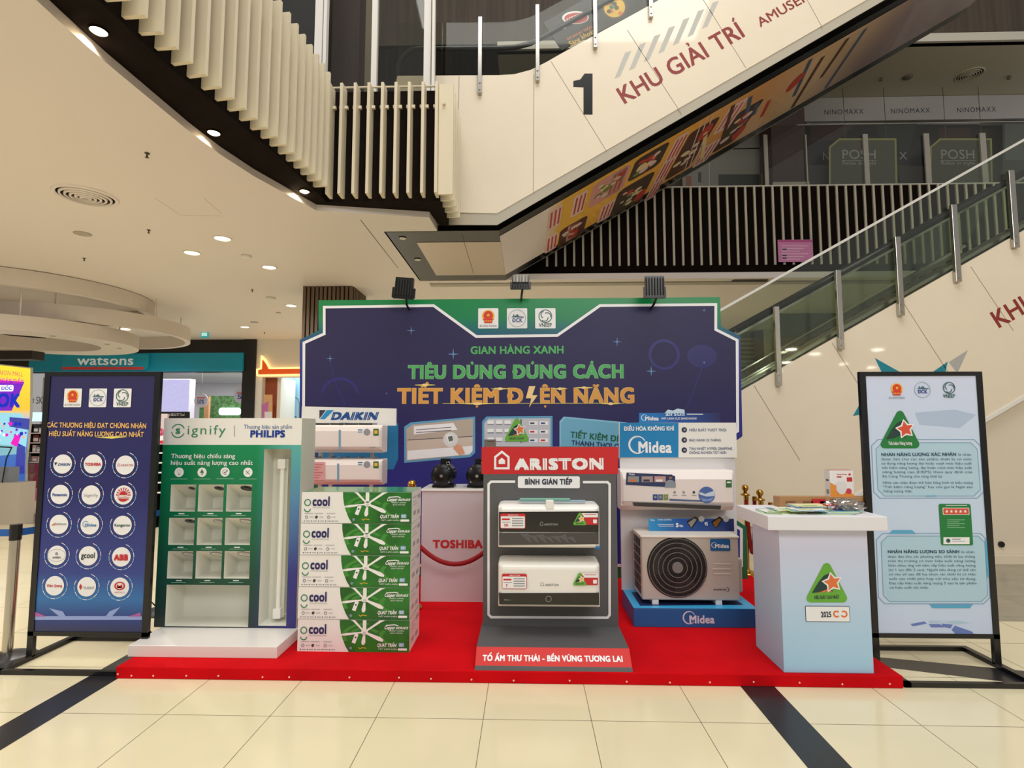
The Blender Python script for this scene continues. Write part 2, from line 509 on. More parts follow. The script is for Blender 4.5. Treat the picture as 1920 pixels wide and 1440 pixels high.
def fin(tip, nrm, deep=.155):
    m = MB(); n = Vector((nrm[0], nrm[1], 0)).normalized(); p = Vector((tip[0], tip[1], 0)); q = p - n * deep
    m.bar(q.xyz + Vector((0, 0, (FT + FB) / 2)), p + Vector((0, 0, (FT + FB) / 2)), .032, FT - FB, fin_m)
    t = Vector((-n.y, n.x, 0))
    for sg in (-1, 1): m.bar(p - n * .1 + Vector((0, 0, 5.29)), p - n * .1 + t * .05 * sg + Vector((0, 0, 5.29)), .03, .035, fin_m)
    return m.build('fin', fs_)
def walk(pts, step, first=0):
    out = []; d = first
    for i in range(len(pts) - 1):
        a, b = Vector(pts[i]), Vector(pts[i + 1]); L = (b - a).length
        while d <= L: out.append((a + (b - a) * d / L, (b - a).normalized())); d += step
        d -= L
    return out
for p, t in walk(tips, .148, .05)[:-1]: fin(p, (t.y, -t.x))
for u in (611, 634, 660, 686, 712, 737.5, 763, 789, 815):
    fin((atY(u + 1.5, 345, 5.96).x, 5.96), (0, -1))
for k in range(5): fin((-.835, 6.03 + .17 * k), (1, 0), .165)
r = MB(); r.tube([(*p, 5.56) for p in [(a[0] + .02, a[1]) for a in fas_left[:-1]]] + [(-2.3, 6.1, 5.56), (-.98, 6.1, 5.56)], .012, fin_m); r.build('top_rail', fs_)

# recessed downlights in the dark soffit, each lighting the white lip
lampm = M('lamp_lit', (255, 226, 170), .4, emit=14)
for (u, v), lab in (((185, 57), 'glowing spotlight in the dark gallery soffit nearest the upper left corner'), ((401, 248), 'glowing spotlight in the dark gallery soffit, the middle of three'), ((571, 358), 'glowing spotlight in the dark gallery soffit by the corner of the fins')):
    p = atZ(u, v, 4.198)
    t = thing('spotlight', lab, 'spotlight', (p.x, p.y, 4.198), 'spotlights in the dark gallery soffit')
    m = MB(); m.lathe([(.058, 0), (.058, -.01), (.05, -.01), (.048, 0)], (p.x, p.y, 4.198), dark); m.build('bezel', t)
    m = MB(); m.lathe([(.05, -.006), (.035, -.016), (.005, -.02)], (p.x, p.y, 4.198), lampm); m.build('lens', t)
    spot((p.x - .12, p.y + .05, 4.17), 60, 165, (1, .86, .62), .03)

# ---- level two glazing above the slab
wn = MB()
for u0, u1, Y in ((590, 604, 6.5), (606, 612, 6.5), (697, 707, 6.5), (795, 808, 6.5), (810, 815, 6.45)):
    a, b = atY(u0, 60, Y), atY(u1, 60, Y); wn.box(a.x, b.x, Y, Y + .08, 5.3, 7.6, white)
wo = struct(wn, 'window_1')
g = MB(); g.box(-2.45, -1.13, 6.54, 6.55, 5.52, 7.6, GLASS('dark_glass', (232, 232, 226), .05)); g.build('pane', wo, loc=(0, 0, 0))
WB = WOOD('brown_wood', (44, 26, 19), (60, 36, 27), (40, 40, .5))
upper_brown = WOOD('upper_brown', (66, 56, 45), (82, 70, 56), (8, 8, .4), .7)
q = MB()
a, b = atY(612, 60, 8), atY(674, 60, 8); q.box(a.x, b.x, 8, 8.6, 4.6, 9.5, WB)
struct(q, 'wall_upper_wood_pillar', label='dark wood clad pillar behind the upper gallery glazing')
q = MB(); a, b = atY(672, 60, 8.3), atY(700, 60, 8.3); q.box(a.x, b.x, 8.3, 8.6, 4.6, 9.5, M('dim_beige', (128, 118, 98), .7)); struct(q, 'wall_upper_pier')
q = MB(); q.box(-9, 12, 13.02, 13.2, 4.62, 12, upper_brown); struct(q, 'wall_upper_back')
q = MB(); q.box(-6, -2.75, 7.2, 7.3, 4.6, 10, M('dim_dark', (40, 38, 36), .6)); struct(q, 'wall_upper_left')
# level three edge: brown fascia and white lip, dim ceiling under it
L3 = 10.8
q = MB(); zb = atY(1800, 80, L3).z; zt = atY(1800, 65, L3).z
q.box(-6, 12, L3, L3 + .1, zt, 13, upper_brown); struct(q, 'wall_level_three')
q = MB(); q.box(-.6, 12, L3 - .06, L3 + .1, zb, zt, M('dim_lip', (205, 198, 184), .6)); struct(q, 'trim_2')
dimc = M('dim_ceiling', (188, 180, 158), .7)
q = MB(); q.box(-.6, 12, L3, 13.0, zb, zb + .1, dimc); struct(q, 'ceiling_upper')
q = MB(); q.box(-6, 12, 9.67, 13, 4.3, 4.6, M('slab', (90, 84, 76), .7)); struct(q, 'floor_upper')
q = MB(); q.box(-9, -1.2, 6.15, 9.4, 4.5, 4.6, M('slab')); struct(q, 'floor_gallery')
# chrome bollard behind the glazing
q = MB(); p = atY(632, 125, 7.0); q.lathe([(.055, 0), (.055, .85), (.04, .9), (.0, .92)], (p.x, 7.0, 5.05), steel)
q.box(p.x - .15, p.x + .15, 6.9, 7.3, 4.6, 5.05, dark)
tag(q.build('bollard'), 'chrome round-topped post behind the upper glazing beside the wood pillar', 'post')

# ---- wood batten column under the ceiling
q = MB(); a, b = atY(566, 600, 9.6), atY(661, 600, 9.6)
q.box(a.x + .03, b.x - .03, 9.63, 10.4, 0, CZ, M('col_dark', (48, 38, 30), .6))
bm = WOOD('batten_brown', (92, 74, 58), (112, 92, 72), (20, 20, .6))
n = 12
for k in range(n):
    x = a.x + (b.x - a.x) * (k + .5) / n; q.box(x - .025, x + .025, 9.58, 9.63, 0, CZ, bm)
for k in range(9):
    y = 9.66 + k * .085; q.box(b.x - .03, b.x, y, y + .05, 0, CZ, bm)
struct(q, 'wall_batten_column')

# ---- far gallery: dark fascia with thin white battens, railing with posts, shops
FY = 9.5
z0, z1 = atY(1200, 513, FY).z, atY(1400, 351, FY).z
q = MB(); q.box(-.6, 12, FY + .002, FY + .15, z0, z1, M('fascia_black', (22, 16, 13), .92)); struct(q, 'wall_far_fascia')
q = MB(); q.box(-1.7, 12, FY - .05, FY + .12, CZ - .02, z0, M('lip_grey', (176, 170, 158), .6)); q.box(-.6, 12, FY - .03, FY + .16, z1, z1 + .02, M('cap_white', (205, 200, 190), .5)); struct(q, 'trim_3')
bs = thing('batten_screen', 'long dark fascia of the far gallery striped with thin white vertical battens', 'batten screen', (0, FY, z0))
zb0, zb1 = atY(1200, 498, FY - .03).z, z1
xs0 = atY(1262, 430, FY).x; st = atY(1262, 430, FY).x - atY(1245, 430, FY).x
for k in range(-14, 38):
    x = xs0 + st * k * 1.0
    m = MB(); m.box(x - .018, x + .018, FY - .03, FY, zb0, zb1, M('batten_white', (196, 188, 170), .55)); m.build('batten', bs)
# pink notice
q = MB(); fr = front(FY - .06); a, b = fr.q(1460, 491), fr.q(1523, 449)
q.prism(fr, [(a[0], a[1]), (b[0], a[1]), (b[0], b[1]), (a[0], b[1])], .02, M('pink', (214, 130, 178), .5))
q.rpx(fr, 1460, 450, 1523, 454, M('pink_d', (190, 70, 140), .5), 1)
for i in range(6): q.rpx(fr, 1466, 460 + i * 5, 1516 - (i % 3) * 8, 461.6 + i * 5, M('pink_w', (236, 190, 215), .5), 1)
for v in (466, 478, 483): q.rpx(fr, 1467, v, 1475, v + 2.5, darktxt, 2)
tag(q.build('notice_board'), 'pink notice hung on the white battens of the far gallery', 'notice')
# railing posts and glass on the far gallery
rl = thing('glass_railing', 'glass railing with flat white posts on top of the far batten fascia', 'railing', (1, FY + .2, z1))
for u, v0, wpx in ((1437, 252, 7), (1625, 251, 9), (1740, 250, 10), (1846, 249, 11), (1513, 252, 2)):
    a, b = atY(u - wpx / 2, 300, FY + .2), atY(u + wpx / 2, 300, FY + .2)
    m = MB(); m.box(a.x, b.x, FY + .2, FY + .23, z1 - .2, atY(u, v0, FY + .2).z, M('post_grey', (170, 166, 156), .5)); m.build('post', rl)
m = MB(); zt_ = atY(1600, 231, FY + .2).z
m.box(atY(1437, 300, FY).x, 10, FY + .24, FY + .25, z1 - .1, zt_, GLASS('rail_glass', (242, 244, 240), .04)); gp = m.build('glass_panel', rl)
m = MB(); m.box(atY(1510, 300, FY).x, 10, FY + .235, FY + .255, zt_, zt_ + .012, M('post_grey')); build_sub(m, 'edge_strip', gp)
# upper shops
SY = 12.6
fr = front(SY)
q = MB()
sh_w = M('fascia_shop', (186, 184, 182), .6)
a, b = fr.q(1505, 228), fr.q(1900, 187)
q.prism(fr, [(a[0], a[1]), (11.9, a[1]), (11.9, zb - .01), (a[0], zb - .01)], .3, sh_w)
for u in (1545, 1670, 1794): q.tpx(fr, 'NINOMAXX', (u, 215 - (u - 1545) * .016), (u + 74, 213 - (u - 1545) * .016), 9, darktxt, 2, .01, track=.12)
tag(q.build('shop_fascia'), 'pale shop fascia with small dark lettering repeated three times on the upper floor', 'shop sign')
q = MB(); a = atY(1448, 300, 11.6); b = atY(1512, 300, 11.6); q.box(a.x, b.x, 11.6, 12.2, 4.6, zb, WB); q.box(a.x - .02, b.x + .02, 11.55, 11.6, 4.6, atY(1480, 341, 11.55).z, M('plinth_beige', (168, 160, 142), .6))
struct(q, 'wall_upper_column')
q = MB(); dk = M('shop_dark', (17, 15, 14), .3)
a, b = fr.q(1512, 352), fr.q(1838, 232)
q.prism(fr, [(a[0], 4.6), (b[0], 4.6), (b[0], b[1]), (a[0], b[1])], .05, dk)
q.rpx(fr, 1512, 230, 1838, 233, greyp, 1)
for pts, cc in ((((1520, 232), (1610, 232), (1570, 262), (1520, 268)), (62, 40, 34)), (((1640, 232), (1720, 232), (1700, 290), (1650, 262)), (40, 44, 36)), (((1515, 310), (1600, 308), (1596, 346), (1515, 346)), (66, 62, 54)), (((1680, 310), (1745, 312), (1745, 346), (1690, 346)), (58, 54, 46)), (((1760, 240), (1820, 240), (1820, 262), (1760, 264)), (60, 34, 20))):
    q.ppx(fr, pts, M('shopimg%d' % cc[0], cc, .5), 1)
q.tpx(fr, 'N', (1542, 300), (1556, 300), 14, M('dim_white', (150, 150, 148), .5), 3, .0)
q.tpx(fr, 'X', (1686, 299), (1701, 299), 14, M('dim_white'), 3, .0)
tag(q.build('shop_window'), 'dark unlit display window of the upper floor shop under the pale fascia', 'shop window')
for i, (u0, u1) in enumerate(((1556, 1683), (1745, 1862))):
    q = MB(); f2 = front(SY - .35); yel = M('posh_edge', (150, 146, 84), .5); fill = M('posh_fill', (82, 80, 66), .5)
    pts = [(u0, 350), (u0, 276), (u0 + 18, 261), (u1 - 4, 261), (u1 - 2, 350)]
    q.prism(f2, [f2.q(*p) for p in pts], .06, fill); q.lpx(f2, pts, 3.5, yel, 1)
    x = u0 + (22 if i == 0 else 18)
    q.tpx(f2, 'POSH', (x, 298), (x + 66, 298), 17, M('dim_white'), 3, .0)
    q.lpx(f2, [(x, 301), (x + 66, 301)], 1, M('dim_white'), 3)
    q.tpx(f2, 'Relax in style', (x + 1, 309), (x + 65, 309), 7, M('dim_white'), 3, .0)
    for xx in (f2.q(u0 + 30, 262)[0], f2.q(u1 - 20, 262)[0]): q.cyl((xx, SY - .33, f2.q(u0 + 30, 262)[1]), (xx, SY - .33, zb), .006, .006, fill, 6)
    tag(q.build('hanging_sign'), ('yellow-edged grey sign panel in the upper shop window, nearer the dark wood column' if i == 0 else 'yellow-edged grey sign panel in the upper shop window, farther from the wood column'), 'sign', 'sign panels in the upper shop window')
q = MB(); a, b = fr.q(1280, 352), fr.q(1425, 245)
q.prism(fr, [(a[0], 4.6), (b[0], 4.6), (b[0], b[1]), (a[0], b[1])], .05, M('pale_panel', (120, 118, 106), .6))
q.rpx(fr, 1347, 327, 1424, 350, M('grey_dark', (60, 62, 58), .5), 1); q.rpx(fr, 1286, 330, 1296, 350, M('ochre', (120, 74, 44), .5), 1)
q.lpx(fr, [(1330, 262), (1330, 350)], 1.5, greyp, 2); q.lpx(fr, [(1330, 280), (1424, 278)], 2, blackp, 2); q.lpx(fr, [(1426, 245), (1426, 350)], 3, M('ochre'), 2)
q.rpx(fr, 1309, 323, 1315, 342, M('grey_dark'), 2)
struct(q, 'wall_upper_hoarding', label='pale hoarding beside the dark wood column upstairs')
fr = front(SY - .02); q = MB(); q.rpx(fr, 1880, 225, 1990, 350, M('grey_dark'), 0); q.rpx(fr, 1884, 232, 1990, 300, M('poster_g', (96, 96, 94), .5), 1); tag(q.build('poster'), 'dim grey poster at the end of the upper shop window by the right edge', 'poster')
# vents of the upper ceiling
def round_vent(p, R, lab, grp, mat):
    t = thing('air_diffuser', lab, 'air vent', p, grp)
    m = MB(); m.lathe([(R * 1.12, 0), (R * 1.1, -.012), (R, -.02), (R * .96, -.006)], p, mat, 40); m.lathe([(R * .96, -.002), (.001, -.0025)], p, blackp, 40); m.f = m.f[:40 * 3] + m.f[122:]; m.m = m.m[:120] + m.m[122:]; m.sm = m.sm[:120] + m.sm[122:]; m.build('collar', t)
    for k in range(5):
        r_ = R * (.88 - .17 * k)
        m = MB(); m.lathe([(r_, -.006), (r_, -.02 - .004 * k), (r_ - R * .07, -.026 - .004 * k), (r_ - R * .07, -.006), (r_, -.006)], p, mat, 36); m.f = m.f[:-2]; m.m = m.m[:-2]; m.sm = m.sm[:-2]; m.build('ring', t)
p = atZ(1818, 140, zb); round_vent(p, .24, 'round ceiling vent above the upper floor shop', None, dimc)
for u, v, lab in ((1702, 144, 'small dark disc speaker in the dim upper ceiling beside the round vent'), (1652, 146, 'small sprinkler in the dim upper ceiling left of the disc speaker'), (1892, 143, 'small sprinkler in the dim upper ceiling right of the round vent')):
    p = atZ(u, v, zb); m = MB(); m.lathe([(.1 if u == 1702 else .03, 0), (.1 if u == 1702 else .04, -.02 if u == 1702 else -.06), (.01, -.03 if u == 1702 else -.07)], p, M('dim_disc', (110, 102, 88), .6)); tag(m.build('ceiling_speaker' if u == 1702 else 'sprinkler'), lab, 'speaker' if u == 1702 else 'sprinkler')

# ================================================================= ESCALATORS
S30 = .577
e1 = thing('escalator', 'upper white escalator with black-framed poster soffit, rising to the right over the stand', 'escalator', (-1.84, EY, 4.13))
f1 = front(EY)
K = f1.q
# side skin
low = [K(700, 398), K(837, 398), K(932, 400)]; k0 = low[-1]
xr = 6.2
low_r = (xr, k0[1] + (xr - k0[0]) * .583)
top = [K(u, v) for u, v in ((745, 142), (935, 141), (965, 139), (995, 131), (1025, 116), (1053, 100), (1200, 20))]
tr_ = (xr, top[-1][1] + (xr - top[-1][0]) * .577)
side = low + [low_r, tr_] + list(reversed(top))
s = MB(); s.prism(f1, side, .06, skin_m)
seam = M('seam_skin', (150, 138, 118), .6)
for pts in (((861, 143), (856, 366)), ((1001, 140), (1000, 362)), ((1033, 115), (1137, 283)), ((1176, 56), (1278, 214)), ((1300, -30), (1399, 128)), ((1508, -10), (1542, 52))): s.lpx(f1, pts, 1.1, seam, 1)
s.ppx(f1, [(1094, 215), (1094, 164), (1075, 163), (1075, 152), (1088, 149), (1096, 138), (1111, 138), (1111, 215)], blackp, 2)
dr = M('dark_red', (140, 42, 38), .5)
s.tpx(f1, 'KHU GIẢI TRÍ', (1169, 196), (1400, 66), 31, dr, 2, .02)
s.tpx(f1, 'AMUSEMENT', (1426, 51), (1572, -32), 17, dr, 2, .012)
hg = M('hatch_grey', (188, 186, 178), .5)
for i in range(7):
    x, y = 1172 + 27.3 * i, 99 - 15.6 * i
    s.ppx(f1, [(x, y), (x + 12, y - 4), (x - 9, y + 44), (x - 20, y + 49)], hg, 1)
s.build('side_panel', e1)
# polished strip under the skin, and far skin
s = MB()
stp = [(p[0], p[1] - .11 - .0) for p in low[1:]] + [(xr, low_r[1] - .13)]
s.prism(front(EY + .01), [(-1.84, low[0][1]), low[2], low_r, (xr, low_r[1] - .13), (stp[1][0], stp[1][1] - .04), (-1.84, stp[0][1] - .04)], .02, M('polished', (205, 196, 178), .12, .3))
s.build('polished_strip', e1)
Zs = 4.13
YB = 9.24
s = MB(); sd = [(-1.84, Zs), (-.36, Zs), (xr, Zs + (xr + .36) * .583), (xr, Zs + (xr + .36) * .583 + .9), (-.36, Zs + .9), (-1.84, Zs + .9)]
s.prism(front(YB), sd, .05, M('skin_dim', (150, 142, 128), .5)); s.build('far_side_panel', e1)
# soffit: black frame, mirror, poster
FH = Fr((0, 0, Zs), (1, 0, 0), (0, 1, 0), (0, 0, -1))
kx = -.36
s = MB(); s.poly(FH, [(-1.84, EY), (kx, EY), (kx, YB), (-1.84, YB)], blackp, 0)
ca, sa = math.cos(math.atan(.583)), math.sin(math.atan(.583))
FI = Fr((kx, 0, Zs), (ca, 0, sa), (0, 1, 0), (sa, 0, -ca))
s.poly(FI, [(0, EY), (9, EY), (9, YB), (0, YB)], blackp, 0)
s.box(-1.84, -1.82, EY, YB, Zs, Zs + .2, blackp)
fz = s.build('soffit_frame', e1)
s = MB(); s.poly(FH, [(-1.50, EY + .42), (kx, EY + .42), (kx, YB - .3), (-1.50, YB - .3)], M('mirror', (215, 200, 178), .03, 1), 5); s.lpx(FH, [(866, 440), (888, 512)], 1, blackp, 6)
build_sub(s, 'mirror_panel', fz)
s = MB()
for (u, v) in ((755, 446), (783, 486)): p = atZ(u, v, Zs); s.lathe([(.05, -.004), (.05, -.012), (.035, -.014), (.02, -.008)], p, steel, 20)
build_sub(s, 'recessed_light', fz)
ad_y = GM('poster_yellow', (1, 0, 0), [(kx, (240, 228, 232)), (kx + .62, (240, 226, 222)), (kx + .85, (246, 190, 70)), (2.2, (246, 176, 66)), (3.2, (222, 160, 100)), (4.2, (226, 190, 150)), (5.4, (150, 130, 130))], .3, .3)
s = MB(); s.poly(FI, [(0, EY + .2), (9, EY + .2), (9, YB - .3), (0, YB - .3)], ad_y, 5)
pk = M('ad_pink', (228, 196, 196), .4); rdk = M('ad_red', (190, 62, 50), .4); brn = M('ad_brown', (84, 50, 34), .4); crm = M('ad_cream', (230, 208, 166), .4)
def adpoly(a0, a1, b0, b1, m, L, sk=0): s.poly(FI, [(a0, b0), (a1, b0), (a1 + sk, b1), (a0 + sk, b1)], m, L)
def adrr(a0, a1, b0, b1, m, L): s.rrect(FI, a0, b0, a1, b1, min(a1 - a0, b1 - b0) * .2, m, L)
Y0, Y1 = EY + .25, YB - .35
for a, w_, n_ in ((.75, .22, 2), (1.15, .22, 2), (1.75, .25, 2), (2.75, .22, 3), (3.6, .3, 2)):
    for j in range(n_):
        b0 = Y0 + .1 + j * 2.1 / n_; adrr(a, a + w_, b0, b0 + .75, pk, 6)
        for t in range(3): adpoly(a + .04 + t * w_ * .3, a + .07 + t * w_ * .3, b0 + .08, b0 + .67, rdk, 7)
for a, b0, ww, hh, m_ in ((1.0, Y0 + 1.15, .5, .85, brn), (1.45, Y0 + .05, .6, .85, M('ad_rose', (214, 150, 148), .4)), (2.0, Y0 + .9, .65, 1.1, M('ad_dk', (66, 52, 44), .4)), (2.1, Y0 + .05, .55, .7, M('ad_dk')), (3.0, Y0 + .2, .5, 1.5, brn), (3.9, Y0 + .5, .45, 1.2, M('ad_dk'))):
    adrr(a, a + ww, b0, b0 + hh, m_, 6)
    for t in range(14):
        s.disc(FI, (a + ww * random.uniform(.2, .8), b0 + hh * random.uniform(.2, .8)), random.uniform(.03, .09), random.choice((crm, pk, rdk, M('ad_grn', (120, 130, 70), .4))), 7 + t * .2, 12)
for a, b0 in ((2.55, Y0 + 1.7), (3.35, Y0 + .5), (4.3, Y0 + 1.4), (4.9, Y0 + .6)): s.disc(FI, (a, b0), .1, rdk, 9.5, 20, .22)
for k in range(3): adpoly(3.1 + .09 * k, 3.12 + .09 * k, Y0, Y1, pk, 8, .3)
for k in range(9): a = 3.3 + k * .3; adpoly(a, a + .07, Y0 + random.uniform(0, .8), Y1 - random.uniform(0, .8), random.choice((brn, crm, rdk, M('ad_blu', (70, 90, 120), .4))), 8.5, random.uniform(.1, .4))
build_sub(s, 'poster_panel', fz)
# handrails, glass, posts
def post(fr, u, v0, v1, wpx, par, Y):
    a, b = atY(u - wpx / 2, v1, Y), atY(u + wpx / 2, v1, Y); x = (a.x + b.x) / 2; hw = (b.x - a.x) / 2
    zt, zb_ = atY(u, v0, Y).z, atY(u, v1, Y).z
    m = MB(); m.box(x - hw, x + hw, Y - .05, Y, zb_, zt, steel); o = m.build('post', par, bevel=.004)
    m = MB()
    for k in (0, 1): m.cyl((x, Y - .05, zb_ + .05 + .09 * k), (x, Y - .062, zb_ + .05 + .09 * k), .013, .013, steel, 12)
    build_sub(m, 'bolt', o)
for u, v0, v1 in ((900, 36, 178), (1008, 13, 155), (1116, -50, 93), (1220, -108, 36)): post(f1, u, v0, v1, 7.5, e1, EY - .01)
gl = GLASS('clear_glass', (244, 246, 241), .02)
s = MB(); up = [(p[0], p[1] + .75) for p in top[1:]] + [(xr, tr_[1] + .75)]
s.prism(front(EY + .02), [top[0], (top[0][0], top[0][1] + .75)] + up + [tr_] + list(reversed(top[1:])), .012, gl); s.build('side_glass', e1)
def handrail(Y, off, x_new, par, topc, rr=.035):
    pts = []
    z = topc[0][1]
    for k in range(9):
        a = math.pi / 2 + math.pi / 2 * (1 - k / 8) ; pts.append((x_new + off * .45 + math.cos(a) * off * .45, Y, z + off * .5 + math.sin(a) * off * .5))
    for p in topc:
        if p[0] > pts[-1][0] + .05: pts.append((p[0], Y, p[1] + off))
    m = MB(); m.tube([(x_new, Y, z + .02)] + pts, rr, blackp, 10); return m.build('handrail', par)
xn = K(735, 120)[0]
tc = [p for p in top] + [tr_]
handrail(EY + .35, .62, xn, e1, tc); handrail(YB - .4, .62, xn - .3, e1, tc)
s = MB(); s.prism(front(YB - .4), [(xn, top[0][1] - .3)] + [(p[0], p[1] + .3) for p in top[1:]] + [(xr, tr_[1] + .3), (xr, tr_[1] - .3), (top[0][0], top[0][1] - .6)], .02, M('beige_inner', (176, 170, 148), .5)); s.build('inner_panel', e1)
s = MB()
deck = [(-1.84, 4.7), (-.2, 4.7), (xr, 4.7 + (xr + .2) * .577), (xr, 4.8 + (xr + .2) * .577), (-.2, 4.8), (-1.84, 4.8)]
s.prism(front(EY + .3), deck, 1.9, M('deck_grey', (80, 78, 74), .5)); s.build('step_deck', e1)
# black food poster on the balustrade
s = MB(); fr = front(EY + .35); blk = M('poster_black', (24, 20, 18), .4)
s.prism(fr, [fr.q(*p) for p in ((1019, 43), (1178, -50), (1270, -60), (1230, 5), (1053, 94))], .015, blk)
s.dpx(fr, 1079, 33, 25, pw, 1, ryp=13); s.dpx(fr, 1080, 34, 22, redp, 2, ryp=10.5)
s.tpx(fr, 'ACECOOK', (1063, 42), (1100, 28), 7, pw, 3, .015)
s.dpx(fr, 1057, 49, 6, greyp, 2)
s.tpx(fr, 'NHANH MẬN', (1065, 76), (1112, 52), 5, orangep, 3, .015); s.tpx(fr, 'Sảng khoái', (1070, 87), (1115, 62), 9, emblem_y, 3, .02)
s.dpx(fr, 1152, 14, 24, brn, 2); s.dpx(fr, 1152, 14, 20, emblem_y, 3)
for k in range(10): s.dpx(fr, 1152 + random.uniform(-13, 13), 14 + random.uniform(-12, 12), 4.5, random.choice((redp, greenp, orangep, brn)), 4 + .1 * k, 8)
tag(s.build('food_poster'), 'black noodle poster with a red oval logo fixed behind the upper escalator glass', 'poster')

# ---- lower escalator
e2 = thing('escalator', 'lower white escalator climbing from behind the backdrop, with glass side and steel posts', 'escalator', (2.5, EY, 0))
def tl(x, y0=731, x0=1393): return y0 - .5685 * (x - x0)
TA, TB = K(1330, tl(1330)), K(1990, tl(1990))
sl2 = (TB[1] - TA[1]) / (TB[0] - TA[0])
def ll(u): return 925 - .5872 * (u - 1613)
LA, LB = K(1560, ll(1560)), K(1990, ll(1990))
s = MB(); s.prism(f1, [TA, TB, LB, LA, (LA[0], LA[1]), (TA[0], LA[1] - .3)], .05, skin_m)
for pts in (((1414, 723), (1500, 864)), ((1560, 643), (1665, 808)), ((1694, 568), (1795, 725)), ((1820, 500), (1900, 620))): s.lpx(f1, pts, 1.1, seam, 1)
s.tpx(f1, 'KHU GIẢI TRÍ', (1871, 616), (2102, 486), 31, dr, 2, .02)
gt = M('tri_grey', (176, 174, 170), .5)
for pts, m_ in ((((1640, 671), (1692, 700), (1655, 702)), teal), (((1745, 700), (1777, 678), (1772, 700)), teal), (((1779, 679), (1815, 656), (1795, 700)), gt), (((1599, 780), (1622, 740), (1622, 776)), teal), (((1700, 740), (1740, 760), (1700, 800)), gt)): s.ppx(f1, pts, m_, 1)
s.build('side_panel', e2)
s = MB(); wl = front(EY + .08); s.prism(wl, [(TA[0], 0), (TB[0], 0), (TB[0], LB[1] + .3), (LA[0], LA[1] + .3), (TA[0], LA[1])], .05, M('esc_wall', (228, 216, 194), .35, coat=.15))
p = K(1887, 1023); s.cyl((p[0], EY + .08, p[1]), (p[0], EY + .06, p[1]), .035, .035, blackp)
s.build('base_wall', e2)
s = MB(); s.bar((TA[0], EY + .04, .05), (TB[0], EY + .04, .05), .06, .1, skin_m); s.bar((LA[0], EY + .02, LA[1]), (LB[0], EY + .02, LB[1]), .07, .045, white); s.build('trim_strip', e2)
for u, v0, v1, wp in ((1459, 576, 724, 9), (1575, 508, 656, 9.5), (1687, 446, 593, 10), (1793, 386, 530, 10.5), (1901, 322, 466, 11)): post(f1, u, v0, v1, wp, e2, EY - .01)
def hline(x, y0, x0, k): return y0 + k * (x - x0)
s = MB(); GA, GB = K(1330, hline(1330, 582, 1350, -.561)), K(1990, hline(1990, 582, 1350, -.561))
s.prism(front(EY + .01), [TA, TB, GB, GA], .012, GLASS('green_glass', (238, 243, 234), .06)); gg = s.build('side_glass', e2)
s = MB(); s.bar((GA[0], EY + .01, GA[1]), (GB[0], EY + .01, GB[1]), .025, .03, M('rim_white', (215, 212, 205), .3)); build_sub(s, 'rim', gg)
for Yh in (EY + .35, EY + 1.45):
    HA, HB = atY(1380, hline(1380, 620, 1380, -.548), EY + .35), atY(1990, hline(1990, 620, 1380, -.548), EY + .35)
    s = MB(); s.tube([(HA.x, Yh, HA.z), (HB.x, Yh, HB.z)], .04, blackp); s.bar((HA.x, Yh, HA.z - .06), (HB.x, Yh, HB.z - .06), .04, .03, steel); s.build('handrail', e2)
    s = MB(); s.prism(front(Yh), [(HA.x, HA.z - .08), (HB.x, HB.z - .08), (TB[0], TB[1] + .1), (TA[0], TA[1] + .1)], .012, GLASS('green_glass')); s.build('inner_glass', e2)
s = MB()
for Yh, m_ in ((EY + .2, steel), (EY + .45, M('deck_alu', (150, 150, 142), .25, .8)), (EY + 1.6, steel)):
    s.bar((TA[0], Yh, TA[1] + .04), (TB[0], Yh, TB[1] + .04), .18, .04, m_)
s.build('deck_strip', e2)
s = MB(); nst = 22
for k in range(nst):
    x = TA[0] + (TB[0] - TA[0]) * k / nst; z = TA[1] - .1 + (TB[1] - TA[1]) * k / nst; dx = (TB[0] - TA[0]) / nst
    s.box(x, x + dx * 1.02, EY + .45, EY + 1.4, z - .12, z + .08, M('step_grey', (70, 70, 66), .4, .5))
s.build('steps', e2)
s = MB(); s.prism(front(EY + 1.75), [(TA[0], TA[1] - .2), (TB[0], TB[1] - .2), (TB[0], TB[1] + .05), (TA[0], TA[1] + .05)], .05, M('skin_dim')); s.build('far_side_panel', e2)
# ---- wall pieces behind the backdrop right, shutters seen through the glass
q = MB(); q.box(-4.5, 12, 17.9, 18, 0, CZ, M('back_wall', (205, 196, 182), .6)); q.box(-16, -4.5, 21.9, 22, 0, CZ, M('back_wall')); struct(q, 'wall_back')
q = MB(); q.box(12, 12.1, -5, 18, 0, 6, M('back_wall')); struct(q, 'wall_right')
fr = front(14.5); q = MB(); a, b = fr.q(1335, 700), fr.q(1410, 560)
q.box(a[0], b[0], 14.5, 14.6, 0, CZ - .02, M('shutter', (120, 128, 138), .4, .3))
for k in range(34): q.box(a[0], b[0], 14.46, 14.5, .1 + k * .115, .16 + k * .115, M('shutter_l', (178, 186, 196), .4, .2))
q.build('shutter'); tag(bpy.data.objects['shutter'], 'closed slatted roller shutter seen through the lower escalator glass', 'roller shutter')
q = MB(); a, b = fr.q(1415, 700), fr.q(1428, 520); q.box(a[0], b[0], 14.3, 14.7, 0, CZ, dark); a, b = fr.q(1428, 700), fr.q(1458, 520); q.box(a[0], b[0], 14.2, 14.7, 0, CZ, white); struct(q, 'wall_shop_pier')
q = MB(); a = atY(1458, 700, 12.2); q.box(a.x, 9, 12.2, 12.3, 0, CZ, M('dark_shop', (84, 84, 72), .5)); struct(q, 'wall_dark_shop')
